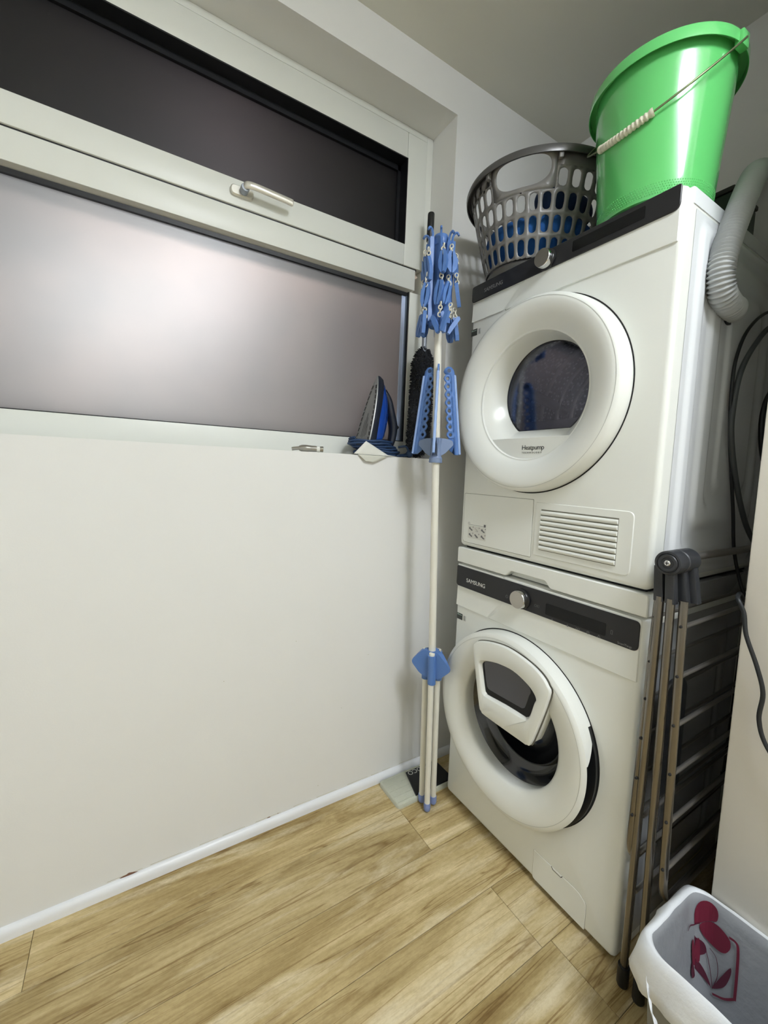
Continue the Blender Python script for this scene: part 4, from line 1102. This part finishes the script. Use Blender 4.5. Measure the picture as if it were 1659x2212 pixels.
obj('grip', tb([(.0165, dcy, 1.998), (.0162, dcy, 2.0), (.0155, dcy, 2.05), (.015, dcy, 2.094), (.015, dcy, 2.098)], lambda i, n: (.0115, .0125, .0125, .0125, .0110)[i], seg=20, cap=True), M_black, dus, smooth=50)

# ------------------------------------------------------------------ flat mop on the floor in the corner
mop = thing('flat_mop', 'flat mop head with a pale microfibre pad lying in the corner on the floor', 'mop', (.07, .09, 0))
pad = rounded(rect(-.06, .196, .018, .146), .016, 5)
obj('pad', pr(pad, .0, .016, axis='Z', inset=.004), M_pad, mop, smooth=50)
bm = NB()
for k in range(5): box(bm, .100, .190, .030+.026*k, .032+.026*k, .0155, .0172)
obj('pad_seam', bm, M_pad, mop, smooth=0)
obj('plate', pr([(.086, .034), (.118, .140), (-.055, .140), (-.055, .034)], .0162, .0215, axis='Z', inset=.0015), M_black, mop, smooth=30, label='black plastic plate with white lettering')
obj('lettering', text_bm('VILOCO', .027, ((1, 0, 0), (0, 1, 0), (0, 0, 1)), (.0845, .0375, .0217), depth=.0001, align='RIGHT'), mat('white_ink', rgb(210, 212, 205), rough=.5), mop, smooth=0)

# ------------------------------------------------------------------ steam iron on the sill
tilt = math.radians(13)
IB = Vector((.276, -.066, Z_SILL+.028))
iv = Vector((-math.sin(tilt), 0, math.cos(tilt))); iw = Vector((-math.cos(tilt), 0, -math.sin(tilt))); iu = Vector((0, 1, 0))
def IP(u, v, w): return IB+iu*u+iv*v+iw*w
iron = thing('steam_iron', 'blue and black steam iron standing upright on the sill with its soleplate to the left', 'iron', (.24, -.066, Z_SILL))
def outline(s=1., L=.262, n=22):
    pts = []
    for k in range(n+1):
        t = k/n; v = L*t; w_ = .052*(1-t**2.1)**.78 if t < 1 else 0
        if t < .10: w_ *= (.62+.38*math.sin(PI/2*t/.10))
        pts.append((w_*s, v))
    return pts
def loft(name, levels, m, parent=iron, smooth=50):
    bm = NB(); V = []
    for w_, s, v0, v1 in levels:
        o_ = outline(s); full = [(u, v) for u, v in o_]+[(-u, v) for u, v in o_[::-1][1:]]
        V.append([bm.verts.new(IP(u, v0+(v1-v0)*v/.262, w_)) for u, v in full])
    n = len(V[0])
    for a, b in zip(V, V[1:]):
        for i in range(n): bm.faces.new((a[i], a[(i+1) % n], b[(i+1) % n], b[i]))
    bm.faces.new(V[0]); bm.faces.new(V[-1]); return obj(name, bm, m, parent, smooth=smooth)
sp = loft('soleplate', [(0, .97, .002, .260), (.002, 1, 0, .262), (.004, 1, 0, .262)], M_sole)
loft('skirt', [(.004, 1.0, -.004, .264), (.012, 1.02, -.008, .265), (.028, .95, -.012, .258), (.040, .80, -.012, .235)], M_ironblk)
loft('water_tank', [(.026, .93, .012, .250), (.040, .92, .020, .240), (.055, .82, .030, .215), (.066, .62, .045, .190)], M_ironblue)
bm = NB()
for s in (-1, 1):
    for k in range(11):
        t = .10+.80*k/11; u = s*(.052*(1-t**2.1)**.78-.0095); c = IP(u, .262*t+.004, -.0008)
        d = (iv*1+iu*(-s*.35)).normalized(); e = iu
        q_ = [c+d*.0072*a_+e*.0036*b_ for a_, b_ in ((-1, -1), (-1, 1), (1, 1), (1, -1))]
        if IP(0, .262*t, 0).z > Z_SILL: bm.faces.new([bm.verts.new(p) for p in q_])
for k, (u0, u1, v0, v1) in enumerate(((-.014, -.010, .04, .10), (-.004, 0, .035, .125), (.008, .006, .04, .11), (.018, .014, .045, .085))):
    q_ = [IP(u0-.0013, v0, -.0004), IP(u0+.0013, v0, -.0004), IP(u1+.0013, v1, -.0004), IP(u1-.0013, v1, -.0004)]; bm.faces.new([bm.verts.new(p) for p in q_])
obj('steam_hole', bm, M_black, sp, smooth=0)
hnd = smoothpath([IP(0, .222, .040), IP(0, .195, .066), IP(0, .155, .088), IP(0, .110, .112), IP(0, .060, .118), IP(0, .010, .106), IP(0, -.012, .080), IP(0, -.012, .050)], 8)
obj('handle', tb(hnd, lambda i, n: .010+.006*math.sin(PI*min(1, i/n*1.4)), seg=14, flat=1.25), M_ironblk, iron, smooth=60)
obj('steam_button', tb([IP(0, .118, .118), IP(0, .112, .132)], .008, seg=14), M_ironblk, iron, smooth=40)
obj('tank_fin', tb(smoothpath([IP(0, .19, .062), IP(0, .14, .074), IP(0, .08, .078), IP(0, .05, .066)], 6), .006, seg=10), M_ironblue, iron, smooth=60)
bm = NB(); box(bm, -.001, .001, -.03, .03, 0, .006)
for v in bm.verts: v.co = IP(v.co.y*.9, .02+v.co.z*4-.02, .05)+Vector((0, 0, 0))
bm.free()
# cord wound around the foot
cp_ = []
turns = 6
for k in range(turns*28+1):
    t = k/28; a = 2*PI*t+.4; z = Z_SILL+.0055+.0088*t+.0015*math.sin(5*a+t)
    rx = .084+.006*math.sin(t*2.3); ry = .049+.004*math.sin(t*1.7)
    cp_.append(Vector((.222+rx*math.cos(a)-.018*math.sin(t), -.062+ry*math.sin(a), z)))
cord = obj('cord', tb(cp_, .0044, seg=8), M_cord, iron, smooth=70)
obj('cord', tb(smoothpath([(.140, -.03, 1.240), (.118, -.014, 1.243), (.106, -.014, 1.228), (.112, -.020, 1.216), (.15, -.018, 1.209), (.130, -.012, 1.209), (.098, -.018, 1.2125)], 8), .0040, seg=8), M_cord, iron, smooth=70)
obj('plug', la([(0, -.013), (.006, -.012), (.0105, -.008), (.013, -.001), (.0125, .005), (.009, .010), (.004, .0125), (0, .013)], axis='Z', c=(.098, -.018, Z_SILL+.0135), n=24), M_cord, iron, smooth=60)

# ------------------------------------------------------------------ folded cloth over the sill edge
cl = thing('folded_cloth', 'white folded paper cloth hanging over the sill edge in front of the iron', 'cloth', (.25, .004, Z_SILL))
def sheet(name, pts, m, parent, th=.0016, sub=5, bulge=.002):
    bm = NB(); n = len(pts); c = sum((Vector(p) for p in pts), Vector())/n
    f = bm.faces.new([bm.verts.new(p) for p in pts]); bmesh.ops.triangulate(bm, faces=[f])
    bmesh.ops.subdivide_edges(bm, edges=bm.edges, cuts=sub, use_grid_fill=True)
    for v in bm.verts:
        v.co.y += bulge*math.sin(v.co.x*90)*math.cos(v.co.z*120)
    o = obj(name, bm, m, parent, smooth=60); md = o.modifiers.new('t', 'SOLIDIFY'); md.thickness = th; md.offset = 0; return o
sheet('upper_fold', [(.338, .0052, 1.2062), (.335, .006, 1.2095), (.291, .0005, 1.2505), (.205, .004, 1.2078), (.168, .0055, 1.2040)], M_tissue, cl, bulge=.0006)
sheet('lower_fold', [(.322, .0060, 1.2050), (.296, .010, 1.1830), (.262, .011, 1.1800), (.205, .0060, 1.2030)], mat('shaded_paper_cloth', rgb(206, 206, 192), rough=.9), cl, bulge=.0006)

# ------------------------------------------------------------------ metal connector on the sill
con = thing('metal_connector', 'small silver metal connector with a white end ring lying on the sill', 'connector', (.48, -.02, Z_SILL))
ca = Vector((.500, -.030, Z_SILL+.0115)); cb_ = Vector((.440, -.004, Z_SILL+.0105)); ax_ = (cb_-ca).normalized()
def seg_(name, a, b, rs, m, n=22):
    P_ = [ca+ax_*(a+(b-a)*k/(len(rs)-1)) for k in range(len(rs))]
    return obj(name, tb(P_, lambda i, n_: rs[i], seg=n), m, con, smooth=40)
seg_('barrel', -.014, .042, [.007, .0105, .0112, .0112, .0100, .0096, .0096, .0092], M_nickel)
seg_('white_ring', .042, .052, [.0092, .0100, .0100], M_frame)
seg_('socket', .0515, .062, [.0086, .0090, .0090], M_nickel)
seg_('socket_mouth', .0618, .0624, [.0068, .0068], M_dark)
obj('tab', tb(smoothpath([ca-ax_*.012, ca-ax_*.026+Vector((0, 0, -.002)), ca-ax_*.036+Vector((0, 0, -.004))], 4), .0055, seg=8, flat=.5), M_nickel, con, smooth=50)

# ------------------------------------------------------------------ folding metal clothes rack beside the machines
rack = thing('folding_drying_rack', 'folded steel drying rack with a black pivot standing upright beside the machines', 'drying rack', (-.2, .82, 0))
XRR = -.50
def frame_u(name, yt, yb, zt, zb, xb_shift=0, r=.0085, flat=.62, xf=.020, m=M_airer):
    """U frame: front upright, rounded bottom, back upright"""
    def yy(z): return yb+(yt-yb)*(z-zb)/(zt-zb)
    p = [(xf, yy(zt), zt)]+[(xf, yy(z), z) for z in [zt-(zt-zb-.06)*k/10 for k in range(1, 11)]]
    p += [(xf-.004, yy(zb+.03), zb+.03), (xf-.014, yy(zb+.010), zb+.010), (xf-.035, yy(zb), zb), (xf-.09, yy(zb), zb), (XRR+.05, yy(zb), zb), (XRR+.01, yy(zb), zb+.02), (XRR, yy(zb+.06), zb+.06), (XRR, yy(zt), zt)]
    return obj(name, tb(smoothpath(p, 3), r, seg=12, flat=flat, ref=(0, 1, 0)), m, rack, smooth=60)
wl = frame_u('wing_frame', .792, .7825, .915, .300, r=.0078)
wr_ = frame_u('wing_frame', .838, .853, .915, .262)
def leg(yt, yb, xt=.026, xb=.014):
    l = obj('leg', tb([(xt, yt, .915), (xb+(xt-xb)*.5, (yt+yb)/2, .47), (xb, yb, .022)], .0082, seg=12, flat=.95, ref=(0, 1, 0)), M_airer, rack, smooth=60)
    obj('foot', tb([(xb, yb, 0), (xb, yb, .004), (xb, yb, .048)], lambda i, n: (.011, .0125, .012)[i], seg=14), M_black, l, smooth=50)
    return l
leg(.798, .792); leg(.818, .826)
for yt, yb in ((.800, .794), (.813, .824)):
    l = obj('leg', tb([(XRR, yt, .98), (XRR, yb, .02)], .0095, seg=12, flat=.75), M_airer, rack, smooth=60)
    obj('foot', tb([(XRR, yb, 0), (XRR, yb, .045)], .012, seg=14), M_black, l, smooth=50)
# pivot: disc in front, barrel behind, sockets for the tubes
bm = NB(); c = (0, .814, .990)
lathe(bm, [(0, .046), (.010, .046), (.0115, .048), (.0165, .0485), (.0185, .046), (.020, .0475), (.0235, .0465), (.0245, .043), (.0245, .014), (.023, .012), (.023, .008), (.0245, .006), (.0245, -.040), (0, -.040)], c=c, n=48)
pv = obj('pivot', bm, M_hub, rack, smooth=35)
obj('screw', la([(0, .0500), (.0048, .0500), (.0060, .0488), (.0062, .046)], c=c, n=20), M_chrome, pv, smooth=35)
bm = NB(); box(bm, .0500, .0505, .814-.0035, .814+.0035, .9894, .9906); box(bm, .0500, .0505, .8134, .8146, .9865, .9935); obj('screw_slot', bm, M_dark, pv, smooth=0)
for (y, x, yb) in ((.7925, .030, .7965), (.8130, .030, .8175), (.818, -.004, .826), (.829, -.022, .838)):
    bm = NB()
    sec = rounded(rect(-.0092, .0092, -.009, .009), .003, 2)
    A = [bm.verts.new((x-.004+b_, y+a_*.9, .978)) for a_, b_ in sec]; B = [bm.verts.new((x-.008+b_*1.1, yb+a_, .905)) for a_, b_ in sec]
    n = len(sec)
    for i in range(n): bm.faces.new((A[i], A[(i+1) % n], B[(i+1) % n], B[i]))
    bm.faces.new(A); bm.faces.new(B); s_ = obj('socket', bm, M_hub, pv, smooth=30)
obj('top_bar', tb([(-.035, .812, .9945), (XRR, .822, .992)], .0085, seg=14), M_airerd, rack, smooth=60)
for i, z in enumerate((.863, .760, .657, .553, .449, .345)):
    y = .853+(.838-.853)*(z-.262)/(.915-.262)
    obj('rung', tb([(.020, y+.002, z), (XRR, y+.002, z)], .0046, seg=10), M_airerd, wr_, smooth=60)
    obj('rivet', la([(0, .0285), (.0022, .0285), (.003, .0265), (.003, .024)], c=(0, y, z), n=12), M_dark, wr_, smooth=40)
for i, z in enumerate((.868, .770, .686, .596, .503, .415)):
    y = .7825+(.792-.7825)*(z-.30)/(.915-.30)
    obj('rung', tb([(.016, y, z), (XRR, y, z)], .0040, seg=10), M_airerd, wl, smooth=60)
    obj('rivet', la([(0, .0285), (.0022, .0285), (.003, .0265), (.003, .024)], c=(0, y, z), n=12), M_dark, wl, smooth=40)
for z in (.42, .335, .24):
    obj('cross_bar', tb([(.014, .800, z), (XRR, .800, z)], .0045, seg=10), M_airerd, rack, smooth=60)
# rounded black board hooked between the rack frames
bm = NB(); pts = rounded([(-.115, .455), (-.012, .455), (-.006, .70), (-.030, .722), (-.085, .722), (-.110, .70)], [.01, .01, .02, .02, .02, .02], 5)
prism(bm, pts, .8060, .8125, axis='Y', inset=.002)
o = obj('black_board', bm, M_black, None, smooth=35); tag(o, 'black round-topped board tucked between the steel rack tubes', 'board')

# ------------------------------------------------------------------ waste bin with a white bag
BX0, BX1, BY0, BY1, BH = -.052, .170, .876, 1.26, .300
binr = thing('waste_bin', 'grey rectangular waste bin at the foot of the cream partition wall', 'bin', (.07, 1.07, 0))
def rr_loop(x0, x1, y0, y1, r, n=16):
    out = []
    per = [(x0, x1, y0, y1)]
    cs = [((x1-r, y1-r), 0), ((x0+r, y1-r), PI/2), ((x0+r, y0+r), PI), ((x1-r, y0+r), 1.5*PI)]
    for (cx, cy), a0 in cs:
        for k in range(n//2+1):
            a = a0+PI/2*k/(n//2); out.append((cx+r*math.cos(a), cy+r*math.sin(a)))
    # densify straight stretches
    res = []
    for i in range(len(out)):
        a, b = out[i], out[(i+1) % len(out)]; res.append(a)
        d = math.hypot(b[0]-a[0], b[1]-a[1]); m_ = int(d/.012)
        for k in range(1, m_): res.append((a[0]+(b[0]-a[0])*k/m_, a[1]+(b[1]-a[1])*k/m_))
    return res
def loops_bm(L):
    bm = NB(); V = [[bm.verts.new(p) for p in l] for l in L]; n = len(V[0])
    for a, b in zip(V, V[1:]):
        for i in range(n): bm.faces.new((a[i], a[(i+1) % n], b[(i+1) % n], b[i]))
    return bm, V
base = rr_loop(BX0, BX1, BY0, BY1, .036); cxx, cyy = (BX0+BX1)/2, (BY0+BY1)/2
def scl(s, z, pts=base, d=0):
    return [(cxx+(x-cxx)*s, cyy+(y-cyy)*s, z) for x, y in pts]
bm, V = loops_bm([scl(.88, 0), scl(.972, BH-.006), scl(.975, BH-.003), scl(.968, BH), scl(.960, BH-.004), scl(.86, .004)])
bm.faces.new(V[0]); bm.faces.new(V[-1]); obj('bin_body', bm, M_bin, binr, smooth=40)
def wob(i, n, k, ph): return math.sin(2*PI*i/n*k+ph)
nb = len(base)
def bagloop(s, z, dz=0., wa=0., k=9, ph=0., out=0.):
    L_ = []
    for i, (x, y) in enumerate(base):
        a = wa*(wob(i, nb, k, ph)+.6*wob(i, nb, k*2+1, ph*2.1))
        d = math.hypot(x-cxx, y-cyy); ux, uy = (x-cxx)/d, (y-cyy)/d
        L_.append((cxx+(x-cxx)*s+ux*(a+out), cyy+(y-cyy)*s+uy*(a+out), z+(dz(i, x, y) if callable(dz) else dz)))
    return L_
def hem(i, x, y):
    # drape hangs long on the sides facing the room, short against the partition and by the rack
    f = max(0, min(1, (x-BX0)/(BX1-BX0))); g = max(0, min(1, (y-BY0)/(.12)))
    return -.012-.080*f**1.5*(.75+.25*g)-.012*wob(i, nb, 7, .5)*f
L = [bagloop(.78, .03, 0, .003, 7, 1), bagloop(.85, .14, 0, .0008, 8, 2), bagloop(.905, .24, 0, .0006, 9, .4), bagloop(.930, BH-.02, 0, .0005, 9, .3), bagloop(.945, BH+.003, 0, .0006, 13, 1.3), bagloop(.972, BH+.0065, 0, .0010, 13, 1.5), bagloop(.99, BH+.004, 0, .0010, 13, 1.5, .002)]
for t in (.2, .45, .7, 1.0):
    L.append(bagloop(1.0, BH, (lambda i, x, y, t=t: hem(i, x, y)*t), .0045*t, 11, 1.8+t, .007+.007*t))
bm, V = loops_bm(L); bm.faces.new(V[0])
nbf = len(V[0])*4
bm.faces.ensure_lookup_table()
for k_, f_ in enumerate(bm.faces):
    f_.material_index = 1 if (k_ < nbf or k_ == len(bm.faces)-1) else 0  # inner faces get a greyer film: shade inside the bin put into colour
bag = obj('bin_bag', bm, [M_bag, mat('bag_film_shaded', rgb(150, 153, 157), rough=.45, bump=(40, .5, .004))], None, smooth=70); md = bag.modifiers.new('t', 'SOLIDIFY'); md.thickness = .0006
tag(bag, 'white plastic bag with a crimson flower print lining the waste bin', 'bag')
# loop handle of the bag hanging at the front corner
hl = smoothpath([(.186, .905, .262), (.196, .918, .235), (.200, .938, .200), (.200, .965, .165), (.198, 1.00, .135), (.192, 1.06, .115)], 10)
bm = NB(); V = []
for i, p in enumerate(hl):
    t = i/(len(hl)-1); w_ = .006+.010*t
    V.append([bm.verts.new(p+Vector((.002*math.sin(i), -w_*.3, w_))), bm.verts.new(p+Vector((.004, 0, 0))), bm.verts.new(p+Vector((.002*math.cos(i), w_*.3, -w_)))])
for a, b in zip(V, V[1:]):
    for k in (0, 1): bm.faces.new((a[k], a[k+1], b[k+1], b[k]))
hobj = obj('bag_handle', bm, M_bag, bag, smooth=70); md = hobj.modifiers.new('t', 'SOLIDIFY'); md.thickness = .0008
hobj.matrix_parent_inverse = Matrix()
# print on the inner faces: follows the taper of the bag's wall
def inner(side, s, z):
    """point on the inner film; side 'b' = wall against the partition (s along Y), 'l' = wall by the rack (s along X)"""
    t = (.78+.07*(z-.03)/.11) if z < .14 else (.85+.055*(z-.14)/.10 if z < .24 else .905+.025*(z-.24)/.04)
    x0, y0, r, e = cxx+(BX0-cxx)*t, cyy+(BY0-cyy)*t, .036*t, .0028
    o0 = y0 if side == 'b' else x0
    d = max(.004, min(s-o0, r)); k = r-math.sqrt(max(0, r*r-(r-d)**2))
    if side == 'b': return Vector((x0+k+e, max(s, y0+.004), z))
    return Vector((max(s, x0+.004), y0+k+e, z))
def decal(name, side, pts, m, n=3):
    bm = NB(); P_ = smoothpath([(a, b, 0) for a, b in pts], n, closed=True)
    vs = [bm.verts.new(inner(side, p.x, p.y)) for p in P_]; f = bm.faces.new(vs); bmesh.ops.triangulate(bm, faces=[f])
    return obj(name, bm, m, bag, smooth=0)
def stroke(name, side, pts, w_, m):
    bm = NB(); P_ = smoothpath([(a, b, 0) for a, b in pts], 5); V = []
    for i, p in enumerate(P_):
        d = (P_[min(i+1, len(P_)-1)]-P_[max(i-1, 0)]).normalized(); n_ = Vector((-d.y, d.x, 0))*w_/2
        V.append((bm.verts.new(inner(side, (p+n_).x, (p+n_).y)), bm.verts.new(inner(side, (p-n_).x, (p-n_).y))))
    for a, b in zip(V, V[1:]): bm.faces.new((a[0], a[1], b[1], b[0]))
    return obj(name, bm, m, bag, smooth=0)
decal('flower_petal', 'b', [(.8955, .272), (.900, .289), (.912, .296), (.924, .292), (.928, .280), (.926, .266), (.915, .258), (.897, .243)], M_print)
decal('flower_petal', 'b', [(.904, .243), (.915, .257), (.927, .261), (.940, .258), (.950, .250), (.952, .236), (.946, .220), (.936, .214), (.922, .216), (.909, .226)], M_print)
decal('flower_petal', 'b', [(.896, .224), (.902, .216), (.913, .210), (.918, .198), (.916, .188), (.906, .180), (.896, .182)], M_printd)
stroke('print_outline', 'b', [(.948, .2555), (.958, .256), (.963, .246), (.966, .202), (.968, .146)], .0045, M_print)
stroke('print_outline', 'b', [(.968, .148), (.953, .131), (.935, .121)], .004, M_print)
for q_ in ([(.934, .131), (.928, .160), (.921, .186), (.914, .206)], [(.934, .131), (.939, .165), (.934, .195), (.922, .206)], [(.932, .131), (.918, .150), (.904, .170), (.896, .176)]):
    stroke('print_line', 'b', q_, .0011, M_printd)
decal('print_leaf', 'b', [(.934, .132), (.938, .148), (.947, .176), (.956, .200), (.958, .188), (.953, .160), (.945, .144)], M_printd)
decal('print_leaf', 'b', [(.931, .132), (.912, .148), (.899, .170), (.899, .178), (.908, .172), (.922, .152)], M_printd)
for q_, m_ in (([(-.028, .212), (-.024, .214), (-.018, .200), (-.020, .170), (-.026, .172)], M_print), ([(-.016, .214), (-.011, .206), (-.010, .176), (-.016, .162), (-.019, .182)], M_print), ([(-.012, .170), (-.006, .160), (-.008, .140), (-.016, .142)], M_printd)):
    decal('flower_petal', 'l', q_, m_)
stroke('print_line', 'l', [(-.030, .246), (-.018, .243), (-.006, .246), (.004, .241)], .0025, M_printd)
